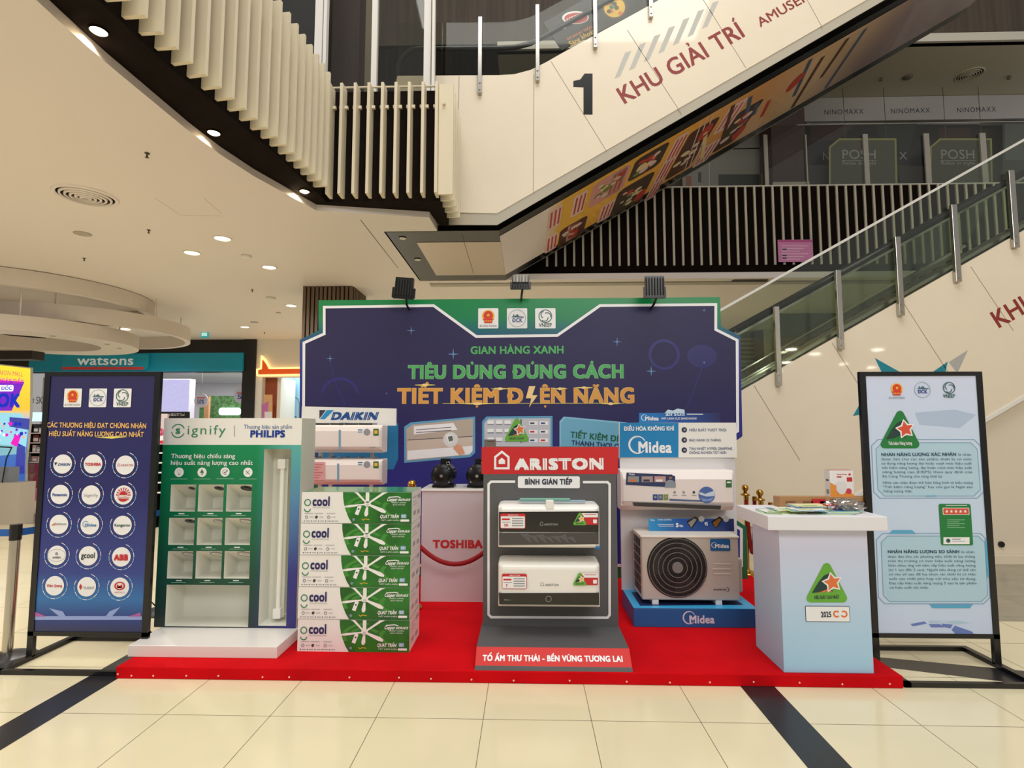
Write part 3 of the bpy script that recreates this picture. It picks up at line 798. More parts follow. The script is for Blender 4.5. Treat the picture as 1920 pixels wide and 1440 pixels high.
q = MB(); p, p2 = atZ(1375, 524, CZ), atZ(1440, 524, CZ); q.box(p.x, p2.x, p.y, p.y + .25, CZ - .012, CZ - .002, M('slot', (60, 52, 44), .6)); tag(q.build('slot_vent'), 'dark slot vent in the ceiling above the right end of the backdrop', 'air vent')

# ================================================================= CEILING FITTINGS
p = atZ(161, 367, CZ); round_vent(p, .27, 'large round air diffuser in the pale left ceiling', None, ceil_m)
gd = 'square downlights in the left ceiling'
for (u, v), lab in (((360, 474), 'lit ceiling downlight left of the white smoke detector'), ((417, 447), 'lit ceiling downlight, the highest in the photo'), ((505, 501), 'lit ceiling downlight right of the white smoke detector'), ((546, 573), 'lit ceiling downlight closest to the brown batten column'), ((459, 613), 'lit ceiling downlight just above the dark shopfront of the pharmacy')):
    p = atZ(u, v, CZ); t = thing('downlight', lab, 'downlight', (p.x, p.y, CZ), gd)
    m = MB(); m.lathe([(.12, 0), (.12, -.008), (.1, -.01), (.095, .0)], p, white, 28); m.build('trim_ring', t)
    m = MB(); m.lathe([(.095, -.003), (.06, -.006), (.01, -.007)], p, lampm, 28); m.build('lens', t)
    spot((p.x, p.y, CZ - .05), 85, 150)
for u, v, lab, R, m_ in ((462, 479, 'white smoke detector between the downlights', .07, white), (508, 558, 'white smoke detector above the downlight by the brown column', .09, white), (155, 438, 'flat grey disc speaker in the left ceiling below the round diffuser', .1, M('disc_grey', (176, 168, 154), .6)), (477, 604, 'flat grey disc speaker in the ceiling above the pharmacy', .09, M('disc_grey')), (522, 586, 'small round detector in the ceiling near the batten column', .05, M('disc_grey'))):
    p = atZ(u, v, CZ); m = MB(); k = 2 if m_ is white else .6
    m.lathe([(R, 0), (R, -.012 * k), (R * .7, -.02 * k), (R * .3, -.024 * k), (.002, -.025 * k)], p, m_, 28)
    tag(m.build('smoke_detector' if m_ is white else 'ceiling_speaker'), lab, 'smoke detector' if m_ is white else 'speaker')
for u, v, lab in ((276, 287, 'tiny sprinkler in the ceiling, the one nearest the row of fins'), (279, 431, 'tiny sprinkler in the ceiling below the square hatch'), (158, 484, 'tiny dark dome camera in the ceiling above the ring lights'), (473, 543, 'tiny sprinkler in the ceiling left of the smoke detector by the brown column'), (241, 560, 'tiny sprinkler in the ceiling above the ring lights'), (496, 623, 'tiny sprinkler in the ceiling in front of the white shop wall')):
    p = atZ(u, v, CZ); m = MB()
    m.lathe([(.022, 0), (.022, -.006), (.008, -.008), (.008, -.04), (.018, -.043), (.002, -.046)], p, M('sprinkler_metal', (90, 80, 70), .4, .6), 14)
    tag(m.build('sprinkler'), lab, 'sprinkler')
for x_, y_ in ((1.0, 11.5), (4.0, 11.2), (1.0, 14.5), (-2.6, 13.0), (-5.5, 6.5), (-12.0, 12.0)): spot((x_, y_, CZ - .05), 210, 150)  # extra fill spots without fixtures, added to brighten the far and left ceilings
# exit sign
p = atY(383, 640, 14.2); t = thing('exit_sign', 'small teal lit exit sign hanging from the ceiling above the pharmacy', 'exit sign', (p.x, 14.2, CZ))
fr = front(14.2); m = MB(); a, b = fr.q(376, 633), fr.q(390, 620); m.prism(fr, [(a[0], a[1]), (b[0], a[1]), (b[0], b[1]), (a[0], b[1])], .06, M('exit_teal', (40, 140, 140), .4, emit=.8)); m.rpx(fr, 378, 624, 388, 630, M('exit_w', (190, 230, 225), .4, emit=.8), 1); m.tpx(fr, 'EXIT', (379, 629), (387, 629), 3.6, M('exit_teal'), 2, .0); m.build('panel', t)
m = MB(); m.cyl((p.x, 14.23, b[1]), (p.x, 14.23, CZ), .01, .01, white, 8); m.build('hanger', t)
# suspended rings
rg = 'suspended white rings under the left ceiling'
ringw = M('ring_white', (222, 212, 204), .5)
def ring(c, R, z0, z1, th, lab, rods, closed=False, lights=()):
    t = thing('ring_canopy', lab, 'ceiling ring', (c[0], c[1], z0), rg)
    m = MB(); n = 96
    vs = []
    for r_, z in ((R, z0), (R, z1), (R - th, z1), (R - th, z0)):
        for k in range(n): a = 2 * math.pi * k / n; vs.append((c[0] + r_ * math.cos(a), c[1] + r_ * math.sin(a), z))
    fs = [(i * n + k, i * n + (k + 1) % n, ((i + 1) % 4) * n + (k + 1) % n, ((i + 1) % 4) * n + k) for i in range(4) for k in range(n)]
    m.add(vs, fs, ringw, False); o = m.build('ring_band', t)
    for a in rods:
        m = MB(); x, y = c[0] + (R - .1) * math.cos(a), c[1] + (R - .1) * math.sin(a); m.cyl((x, y, z1), (x, y, CZ), .014, .014, white, 8); m.build('rod', t)
    for a in lights:
        m = MB(); x, y = c[0] + (R - th / 2) * math.cos(a), c[1] + (R - th / 2) * math.sin(a); m.lathe([(.04, 0), (.04, -.008), (.002, -.01)], (x, y, z0), M('disc_grey'), 12); m.build('spot_lens', t)
ring((-9.0, 10.85), 1.9, 3.47, 3.75, .1, 'white ring suspended under the ceiling, the one reaching farthest right', (-.2, -1.1, .9, 2.4))
ring((-9.35, 10.05), 1.72, 3.2, 3.45, .62, 'lowest of the suspended white rings, thick with small spotlights on its flat underside', (-.9, 1.2, 2.8), lights=(-.6, .1, .5, -1.2, -1.8))
ring((-9.3, 9.9), 2.0, 3.85, 4.12, .12, 'highest of the suspended white rings, tight against the ceiling', (-.3, -1.5))
p = atZ(235, 617, CZ); m = MB(); m.lathe([(.1, 0), (.1, -.01), (.05, -.014), (.003, -.015)], p, lampm, 20); tag(m.build('downlight'), 'lit ceiling downlight seen through the suspended ring', 'downlight', gd); spot((p.x, p.y, CZ - .05), 70, 150)

# ================================================================= PHARMACY SHOP
WY = 15.4
fr = front(WY); P = fr.q
shop_b = M('shopfront_black', (24, 22, 22), .4)
xl, xr_ = P(-20, 700)[0], P(480, 700)[0]
x1, x2 = P(295, 750)[0], P(452, 750)[0]
zt, zs = P(250, 697)[1], P(250, 663)[1]
q = MB()
q.box(xl, xr_, WY + .02, WY + .25, zt - .02, CZ, shop_b); q.box(P(456, 700)[0], xr_, WY - .05, WY + .25, 0, CZ, shop_b)
struct(q, 'wall_pharmacy_front', label='black shopfront frame of the pharmacy')
t = thing('shop_sign', 'teal fascia sign of the pharmacy with a raised logo plate and a red underline', 'shop sign', (P(250, 680)[0], WY, zt))
m = MB(); a, b = P(60, 697), P(460, 663); m.box(a[0], b[0], WY - .12, WY + .02, zt, zs, M('sign_teal', (14, 156, 196), .4)); m.build('fascia_board', t)
fr2 = front(WY - .2); m = MB()
m.prism(fr2, [fr2.q(*p) for p in ((116, 694), (118, 670), (125, 664), (279, 664), (278, 686), (270, 693))], .08, M('sign_teal2', (24, 166, 200), .35)); m.ppx(fr2, [fr2.q and p for p in ((116, 693), (116, 688), (270, 688), (268, 693))], M('sign_red', (225, 70, 75), .4), 1)
m.tpx(fr2, 'watsons', (145, 684), (251, 684), 17, M('sign_white', (225, 232, 236), .4, emit=.15), 2, .018)
m.build('logo_plate', t)
# interior
q = MB(); lit = M('shop_wall', (215, 214, 226), .6)
q.box(xl, xr_ + 3, WY + 6, WY + 6.1, 0, 4, lit); struct(q, 'wall_pharmacy_back')
q = MB(); q.box(xl, xr_, WY + .25, WY + 6, 3.35, 3.45, M('shop_ceiling', (170, 170, 182), .6)); struct(q, 'ceiling_pharmacy')
area('pharmacy_light', (-9.0, WY + 2.6, 3.3), (-9.0, WY + 2.6, 0), 6, 4, 260, (.95, .97, 1))
area('shop_light', (-5.8, WY + 1.6, 3.3), (-5.8, WY + 1.6, 0), 2, 2, 90, (.9, .97, 1))
f3 = front(WY + 1.2); m = MB(); m.rpx(f3, 298, 712, 356, 772, M('lit_panel', (232, 230, 246), .5, emit=.5), 0); a, b = f3.q(296, 790), f3.q(356, 710)
m.box(a[0], b[0], WY + 1.2, WY + 1.5, 0, b[1], lit); m.rpx(f3, 297, 772, 356, 792, shop_b, 1); m.tpx(f3, '# BEAUTY Tool', (317, 780), (346, 780), 5, pw, 2, .01)
tag(m.build('display_wall'), 'white lit display wall inside the pharmacy with a dark heading band', 'display wall')
m = MB(); f3 = front(WY - .02); a, b = f3.q(57, 790), f3.q(83, 706); m.box(a[0], b[0], WY + .3, WY + .5, 0, b[1], lit)
f3 = front(WY + .3); m.tpx(f3, '# SKIN', (57, 757), (92, 757), 13, blackp, 2, .0); m.rpx(f3, 55, 773, 83, 790, M('lit_panel_t', (190, 240, 236), .5, emit=1.2), 1)
tag(m.build('display_wall'), 'white wall header left of the navy banner, part of the pharmacy skin care shelves', 'display wall')
f3 = front(WY + 3); m = MB(); a, b = f3.q(373, 790), f3.q(450, 742); m.box(a[0], b[0], WY + 3, WY + 3.3, 0, b[1], M('foliage', (60, 96, 48), .8, var=.6, vscale=14)); tag(m.build('plant_wall'), 'green leafy wall panel inside the pharmacy', 'plant wall')
m = MB(); f3 = front(WY + 2.9); m.rrpx(f3, 410, 765, 452, 778, 5, M('lamp_white', (240, 248, 255), .4, emit=5), 0); a = f3.q(430, 772); m.cyl((a[0], WY + 2.9, a[1]), (a[0], WY + 3.0, a[1]), .05, .05, steel); tag(m.build('wall_lamp'), 'bright white lamp on the leafy wall inside the pharmacy', 'lamp')
f3 = front(WY + 1); m = MB(); a = f3.q(364, 790); m.box(a[0] - .07, a[0] + .07, WY + 1.6, WY + 1.7, 0, 2.6, M('orange_wood', (190, 140, 96), .5)); tag(m.build('door_post'), 'tan wooden post beside the leafy wall inside the pharmacy', 'post')
for u, v, rr, lab, tx in ((377, 751, 13, 'round hanging sale disc in front of the leafy wall', '50%'), (452, 742, 14, 'round hanging sale disc cut off by the black pillar', '5')):
    f3 = front(WY + .3 if u > 400 else WY + .8); m = MB(); c_ = f3.q(u, v); e = f3.q(u + rr, v); r_ = e[0] - c_[0]
    m.cyl((c_[0], f3.o.y, c_[1]), (c_[0], f3.o.y + .02, c_[1]), r_, r_, M('disc_lilac', (205, 205, 228) if u < 400 else (96, 96, 150), .5), 28)
    m.tpx(f3, tx, (u - 8, v + 6), (u + (6 if u < 400 else 2), v + 6), 8, navy_t, 2, .02); m.rpx(f3, u - 8, v - 6, u + 8, v - 4, redp, 1)
    m.cyl((c_[0], f3.o.y + .01, c_[1] + r_), (c_[0], f3.o.y + .01, 3.35), .005, .005, steel, 6)
    tag(m.build('sale_disc'), lab, 'sale sign', 'hanging sale discs in the pharmacy')
# shelves with products in the slots beside the banner
def shelves(u0, u1, Y, v0, v1, rows, lab, pal):
    fr = front(Y); a, b = fr.q(u0, v1), fr.q(u1, v0); x0, x1 = a[0], b[0]; z0, z1 = max(a[1], .05), b[1]
    t = thing('product_shelf', lab, 'shelf', ((x0 + x1) / 2, Y, 0))
    m = MB(); m.box(x0, x1, Y + .28, Y + .32, 0, z1, M('shelf_back', (60, 50, 56), .6)); m.box(x0, x0 + .03, Y, Y + .3, 0, z1, shop_b); m.box(x1 - .03, x1, Y, Y + .3, 0, z1, shop_b); m.build('frame', t)
    dz = (z1 - z0) / rows
    for r_ in range(rows):
        m = MB(); m.box(x0, x1, Y, Y + .28, z0 + r_ * dz, z0 + r_ * dz + .02, white); m.build('shelf_board', t)
    for r_ in range(rows):
        x = x0 + .05; k = 0
        while x < x1 - .1:
            w_ = random.uniform(.07, .13); h_ = dz * random.uniform(.5, .78)
            ci = (k * 3 + r_ * 2) % len(pal); m = MB(); m.box(x, x + w_, Y + .04, Y + .14, z0 + r_ * dz + .02, z0 + r_ * dz + .02 + h_, pal[ci]); m.box(x + .01, x + w_ - .01, Y + .036, Y + .04, z0 + r_ * dz + .05, z0 + r_ * dz + .02 + h_ * .6, pw)
            tag(m.build('product_box'), ('rose', 'crimson', 'dusty pink', 'white', 'maroon', 'lilac', 'dark')[ci] + ' packet, %s along the %s board of the ' % (('first', 'second', 'third', 'fourth', 'fifth', 'sixth')[min(k, 5)], ('lowest', 'second lowest', 'middle', 'upper', 'topmost')[r_]) + lab.split(' shelf')[0] + ' shelf', 'product', 'product packets on the ' + lab.split(' shelf')[0] + ' shelf'); x += w_ + .015; k += 1
pal = [M('pk%d' % i, c_, .5) for i, c_ in enumerate(((196, 150, 160), (160, 30, 60), (206, 190, 190), (230, 225, 230), (120, 50, 60), (180, 180, 196), (60, 50, 56)))]
shelves(52, 84, 12.5, 795, 868, 4, 'tall pink and white shelf beside the yellow light box', pal)
shelves(290, 309, 9.0, 832, 925, 5, 'narrow dark shelf seen between the navy banner and the green display', pal)
m = MB(); fr = front(12.3); a, b = fr.q(42, 950), fr.q(80, 870); m.box(a[0], b[0], 12.3, 12.45, 0.05, b[1], M('magenta_dk', (132, 36, 70), .5)); m.rpx(fr, 44, 915, 78, 944, M('pinkbox', (206, 110, 150), .5), 1); tag(m.build('gondola_end'), 'dark magenta shelf end panel left of the navy banner', 'shelf panel')
m = MB(); fr = front(9.0); m.rpx(fr, 291, 774, 299, 800, M('magenta', (196, 50, 100), .5), 0)
c_ = fr.q(300, 810); m.cyl((c_[0], 9.0, c_[1]), (c_[0], 9.03, c_[1]), .06, .06, M('magenta'), 20); m.rpx(fr, 293, 817, 308, 833, pal[3], 1); m.rpx(fr, 293, 826, 308, 832, redp, 2); m.box(c_[0] - .1, c_[0] + .1, 9.01, 9.05, 1.4, c_[1] + .3, pal[2]); m.tpx(fr, 'BUY 1', (294, 812), (306, 812), 5, pw, 3, .01)
tag(m.build('promotion_card'), 'magenta round promotion card above the narrow shelf right of the navy banner', 'promotion card')

# fashion shop right of the pharmacy, with orange fox-ear sign
fr = front(WY); q = MB()
a = P(480, 700)[0]; b = P(492, 700)[0]; c_ = P(640, 700)[0]; zh = P(520, 707)[1]
q.box(a, b, WY, WY + .3, 0, zh, white); q.box(a, c_, WY, WY + .3, zh, CZ, white); struct(q, 'wall_white_shop')
t = thing('shop_sign', 'orange cat-ear shaped shop sign with a glowing yellow outline', 'shop sign', (P(520, 690)[0], WY - .1, zh))
out_ = [(481, 705), (480, 692), (488, 690), (489, 666), (497, 674), (505, 689), (600, 688), (600, 703)]
f2 = front(WY - .1); m = MB(); m.prism(f2, [f2.q(*p) for p in out_], .1, M('sign_glow', (255, 205, 130), .4, emit=1.6)); m.build('lit_edge', t)
m = MB(); f2 = front(WY - .14); m.prism(f2, [f2.q(*p) for p in ((484, 702), (484, 694), (491, 692), (492, 674), (498, 682), (503, 692), (600, 691), (600, 700))], .05, M('sign_orange', (224, 84, 20), .4, emit=.35)); m.build('face', t)
q = MB(); q.box(b, b + .35, WY + .2, WY + 1.2, 0, zh, M('rust', (150, 72, 42), .6)); q.box(b + .35, b + .45, WY + .2, WY + 1.2, 0, zh, white); struct(q, 'wall_rust_panel')
q = MB(); fr = front(WY + 1.3); a, b = fr.q(514, 900), fr.q(620, 700)
q.box(a[0], b[0], WY + 1.3, WY + 1.4, 0, 3.4, M('pale_blue', (150, 200, 226), .4, emit=.15))
for u in (526, 552):
    q.lpx(fr, [(u - 9, 800), (u - 9, 757), (u - 7, 749), (u, 744), (u + 7, 749), (u + 9, 757), (u + 9, 800)], 2.2, M('arch_grey', (120, 150, 165), .4), 1); q.lpx(fr, [(u, 744), (u, 700)], 1.2, M('arch_grey'), 1)
q.tpx(fr, 'fa', (520, 786), (529, 786), 9, darktxt, 2, .01); q.tpx(fr, 'fa', (548, 786), (557, 786), 9, darktxt, 2, .01)
struct(q, 'wall_pale_blue', label='pale blue glass wall with arch outlines')
m = MB(); fr = front(WY - .12); m.rpx(fr, 495, 740, 511, 800, M('tan_card', (214, 164, 118), .5), 0); m.ppx(fr, [(490, 760), (504, 752), (502, 770), (508, 782), (492, 786)], M('violet', (190, 110, 170), .5), 1); m.rpx(fr, 496, 772, 510, 790, pal[3], 2); a = fr.q(503, 800); m.box(a[0] - .1, a[0] + .1, WY - .11, WY - .07, 0, a[1] + .1, white)
tag(m.build('poster_stand'), 'tan poster with a violet shape at the entrance under the orange sign', 'poster')

# ================================================================= LEFT EDGE: LIGHT BOX, KIOSK, BELT POSTS
LY = 11.0
fr = front(LY); t = thing('light_box', 'bright yellow and blue advertising light box at the left edge', 'light box', (fr.q(20, 950)[0], LY, 0))
top_ = [(-60, 676), (58, 689), (57, 780), (48, 870), (48, 948), (-60, 960)]
m = MB(); m.prism(fr, [fr.q(*p) for p in top_], .05, M('lb_white', (220, 220, 225), .5)); m.build('casing', t)
m = MB(); L_ = GM('lb_grad', (0, 0, 1), [(.6, (30, 100, 200)), (1.2, (60, 120, 220)), (1.7, (120, 190, 235)), (2.0, (240, 190, 60)), (3.2, (250, 232, 60))], .4, emit=.9)
m.ppx(fr, [(-60, 678), (57, 691), (56, 780), (47, 870), (46, 940), (-60, 950)], L_, 1)
mg = M('lb_magenta', (230, 30, 190), .4, emit=.8); pp = M('lb_purple', (120, 40, 200), .4, emit=.8); bl_ = M('lb_blue', (20, 50, 200), .4, emit=.7); cy = M('lb_cyan', (150, 215, 235), .4, emit=.8); pe = M('lb_peach', (240, 180, 150), .4, emit=.7); wh = M('lb_w', (245, 245, 250), .4, emit=.8)
m.tpx(fr, 'AEON MALL', (-3, 702), (43, 706), 8, M('lb_text', (205, 110, 130), .4, emit=.5), 3, .01)
m.ppx(fr, [(-60, 708), (46, 716), (38, 735), (22, 770), (-60, 770)], pp, 2); m.tpx(fr, 'NGẬP ĐẦY', (-6, 717), (44, 720), 8, mg, 3, .02)
m.rrpx(fr, -30, 722, 26, 734, 3, wh, 3); m.tpx(fr, 'GIÁM ĐỐC', (-22, 731), (23, 731), 6, bl_, 4, .02)
m.tpx(fr, 'LOOK', (-46, 762), (38, 763), 24, bl_, 5, .05)
m.ppx(fr, [(-60, 772), (40, 775), (52, 800), (48, 850), (-60, 860)], cy, 3); m.ppx(fr, [(18, 782), (56, 785), (54, 806), (18, 800)], M('lb_roof', (70, 80, 180), .4, emit=.6), 4)
for k in range(26): m.dpx(fr, random.uniform(-5, 50), random.uniform(792, 828), random.uniform(1.5, 4), random.choice((pe, bl_, pp, wh, mg)), 5 + k * .1, 8)
m.ppx(fr, [(20, 832), (30, 814), (39, 820), (33, 838)], mg, 8); m.ppx(fr, [(33, 830), (48, 838), (46, 888), (28, 890)], bl_, 7)
m.build('lit_poster', t)
q = MB(); q.box(-14, fr.q(58, 690)[0], LY - .0, LY + .3, fr.q(57, 675)[1] + .02, CZ - .01, M('dark_wall_l', (40, 34, 32), .5)); struct(q, 'wall_left_header', label='dark wall above the light box')
# kiosk
KY = 9.2; fr = front(KY); a, b = fr.q(-30, 965), fr.q(38, 905)
t = thing('kiosk_counter', 'pale kiosk counter with a curved glass case at the left edge', 'kiosk', ((a[0] + b[0]) / 2, KY, 0))
m = MB(); m.box(a[0], b[0], KY, KY + .3, 0.0, b[1], M('kiosk_beige', (186, 176, 160), .4)); m.build('base', t)
m = MB(); gp_ = [fr.q(*p) for p in ((-30, 905), (32, 905), (40, 890), (36, 866), (22, 838), (-30, 834))]
m.prism(front(KY), gp_, .28, GLASS('case_glass', (236, 240, 240), .1)); m.build('glass_case', t)
m = MB(); m.lpx(front(KY - .01), [(-30, 836), (22, 839), (12, 860), (4, 905)], 2.5, blackp, 1); m.box(a[0], fr.q(10, 900)[0], KY + .05, KY + .25, b[1], b[1] + .25, M('goods', (150, 150, 160), .5)); m.build('case_frame', t)
# belt stanchions
def post_belt(x, y, h, lab):
    t = thing('belt_stanchion', lab, 'stanchion', (x, y, 0), 'steel belt posts left of the stand')
    m = MB(); m.lathe([(.17, 0), (.17, .012), (.12, .03), (.03, .045)], (x, y, 0), M('base_dark', (60, 58, 58), .35, .6), 28); m.build('base', t)
    m = MB(); m.cyl((x, y, .03), (x, y, h - .1), .032, .032, steel); m.build('pole', t)
    m = MB(); m.cyl((x, y, h - .11), (x, y, h), .036, .036, blackp, 20); m.build('head', t)
p1 = atZ(13, 1236, 0); post_belt(p1.x, p1.y, .93, 'steel post with a black head and blue belt cut by the left edge')
p2 = Vector((-3.2, 4.95, 0)); post_belt(p2.x, p2.y, .93, 'steel post with blue belt seen in the gap right of the navy banner')
m = MB(); blt = M('belt_blue', (20, 90, 170), .6)
for p, q_ in (((p1.x, p1.y), (p2.x, p2.y)), ((p1.x, p1.y), (p1.x - 2, p1.y - .1))):
    m.bar((p[0], p[1], .87), (q_[0], q_[1], .87), .004, .05, blt)
tag(m.build('barrier_belt'), 'blue barrier belt stretched between the steel posts on the left', 'belt')

# ================================================================= BANNER STANDS
def logos(m, fr, cs, sz, boxed, L=3):
    """the three round marks in the header, cs = pixel centres"""
    (u, v), (u2, v2), (u3, v3) = cs; s = sz
    if boxed:
        for (a, b) in cs: m.rrpx(fr, a - s, b - s, a + s, b + s, s * .1, pw, L)
    k = s / 19
    m.dpx(fr, u, v - 4 * k, 12 * k, emblem_y, L + 1); m.dpx(fr, u, v - 5 * k, 9 * k, emblem_r, L + 2)
    m.ppx(fr, [(u + (4 if i % 2 == 0 else 1.6) * k * math.sin(i * math.pi / 5), v - 6 * k - (4 if i % 2 == 0 else 1.6) * k * math.cos(i * math.pi / 5)) for i in range(10)], emblem_y, L + 3)
    m.ppx(fr, [(u - 10 * k, v + 1 * k), (u + 10 * k, v + 1 * k), (u + 7 * k, v + 9 * k), (u - 7 * k, v + 9 * k)], emblem_r, L + 3)
    for i in range(-2, 3): m.dpx(fr, u + i * 3.6 * k, v + 5 * k, 1.3 * k, emblem_y, L + 4, 8)
    m.tpx(fr, 'BỘ CÔNG THƯƠNG', (u - 16 * k, v + 16 * k), (u + 16 * k, v + 16 * k), 3.4 * k, darktxt, L + 3, .01)
    c_ = fr.q(u2, v2); e = fr.q(u2 + 16 * k, v2); r_ = abs(e[0] - c_[0]); lw = r_ * .07
    m.arc(fr, c_, r_, lw, 0, 2 * math.pi, M('logo_ring', (150, 178, 188), .5), L + 1, 36)
    m.tpx(fr, 'ĐCK', (u2 - 9 * k, v2 + 7 * k), (u2 + 10 * k, v2 + 7 * k), 7 * k, navy_t, L + 2, .03)
    m.ppx(fr, [(u2 - 12 * k, v2 - 2 * k), (u2 - 8 * k, v2 - 4 * k), (u2 - 6 * k, v2 - 9 * k), (u2 - 5 * k, v2 - 4 * k), (u2 + 1 * k, v2 - 8 * k), (u2 + 4 * k, v2 - 4 * k), (u2 + 13 * k, v2 - 3 * k), (u2 + 12 * k, v2 - 1 * k)], M('logo_hill', (70, 110, 125), .5), L + 2)
    c_ = fr.q(u3, v3 - 4 * k); r_ = abs(fr.q(u3 + 12 * k, v3)[0] - c_[0])
    dg = M('logo_green', (38, 92, 84), .5)
    m.arc(fr, c_, r_, r_ * .13, 0, 2 * math.pi, dg, L + 1, 36)
    for i in range(3):
        a0 = i * 2 * math.pi / 3; cc = (c_[0] + r_ * .28 * math.cos(a0), c_[1] + r_ * .28 * math.sin(a0))
        m.arc(fr, cc, r_ * .55, r_ * .13, a0 - .3, a0 + 2.2, dg, L + 2, 14)
    m.tpx(fr, 'VNEEP', (u3 - 12 * k, v3 + 16 * k), (u3 + 12 * k, v3 + 16 * k), 7 * k, dg, L + 2, .02)


def stand_frame(t, Y, x0, x1, zt, zb, ya, yb):
    w_ = .042
    for z_ in (zt - .03, zb): m = MB(); m.box(x0, x1, Y, Y + .03, z_, z_ + .03, blackp); m.build('crossbar', t)
    for x in (x0, x1 - w_): m = MB(); m.box(x, x + w_, Y, Y + .03, .02, zt - .03, blackp); m.build('leg', t)
    m = MB()
    m.box(x0, x1, ya, ya + .03, 0, .03, blackp); m.box(x0, x1, yb, yb + .03, 0, .03, blackp); m.box(x0, x0 + w_, ya, yb, 0, .03, blackp); m.box(x1 - w_, x1, ya, yb, 0, .03, blackp)
    m.build('base_frame', t)


BY = 3.91
fr = front(BY + .004)
xa = -3.5; xb = -2.645
t = thing('banner_stand', 'tall black-framed navy banner stand with twelve round white logo plates', 'banner stand', ((xa + xb) / 2, BY, 0))
stand_frame(t, BY, xa, xb, 2.02, .165, 3.68, 4.27)
m = MB(); bn = GM('banner_navy', (0, 0, 1), [(.2, (30, 40, 90)), (.3, (24, 60, 140)), (.42, (32, 110, 178)), (.6, (36, 56, 140)), (1.2, (36, 36, 104)), (2.0, (40, 36, 88))], .3, .3)
m.box(xa + .04, xb - .04, BY + .006, BY + .02, .19, 1.99, bn)
bl = Fr((0, BY + .006, 0)); lc = lambda x, z: (x, z)
logos(m, bl, [(137, 746), (184, 746), (230, 746)], 17.5, True)
gt_ = M('gold_text', (238, 190, 110), .45)
m.tpx(bl, 'CÁC THƯƠNG HIỆU ĐẠT CHỨNG NHẬN', (88, 801), (275, 803), 8.8, gt_, 3, .03)
m.tpx(bl, 'HIỆU SUẤT NĂNG LƯỢNG CAO NHẤT', (92, 817.5), (270, 819), 8.8, gt_, 3, .03)
m.ppx(bl, [(178, 820), (215, 818), (240, 819), (210, 822.5)], M('flare', (236, 226, 120), .4), 2)
glow = M('ring_blue', (150, 205, 235), .45)
LT = ['DAIKIN', 'TOSHIBA', 'ARISTON', 'Panasonic', 'Signify', 'Rạng Đông', 'Sunhouse', 'Midea', 'Kangaroo', 'AIMREX', 'gcool', 'ABB', 'Điện Quang', 'YLIGHT', 'NAPHACO']
rows_ = [(868, 118, 175, 235), (927, 113, 171, 232), (984, 111, 169, 230), (1042, 107, 166, 229), (1099, 102, 162, 226)]
ROWS = [((118, 870), (175, 870), (235, 872)), ((113, 927), (171, 928), (232, 928)), ((111, 983), (169, 984), (230, 985)), ((107, 1041), (166, 1042), (228, 1044)), ((103, 1098), (163, 1100), (225, 1101))]
i = 0
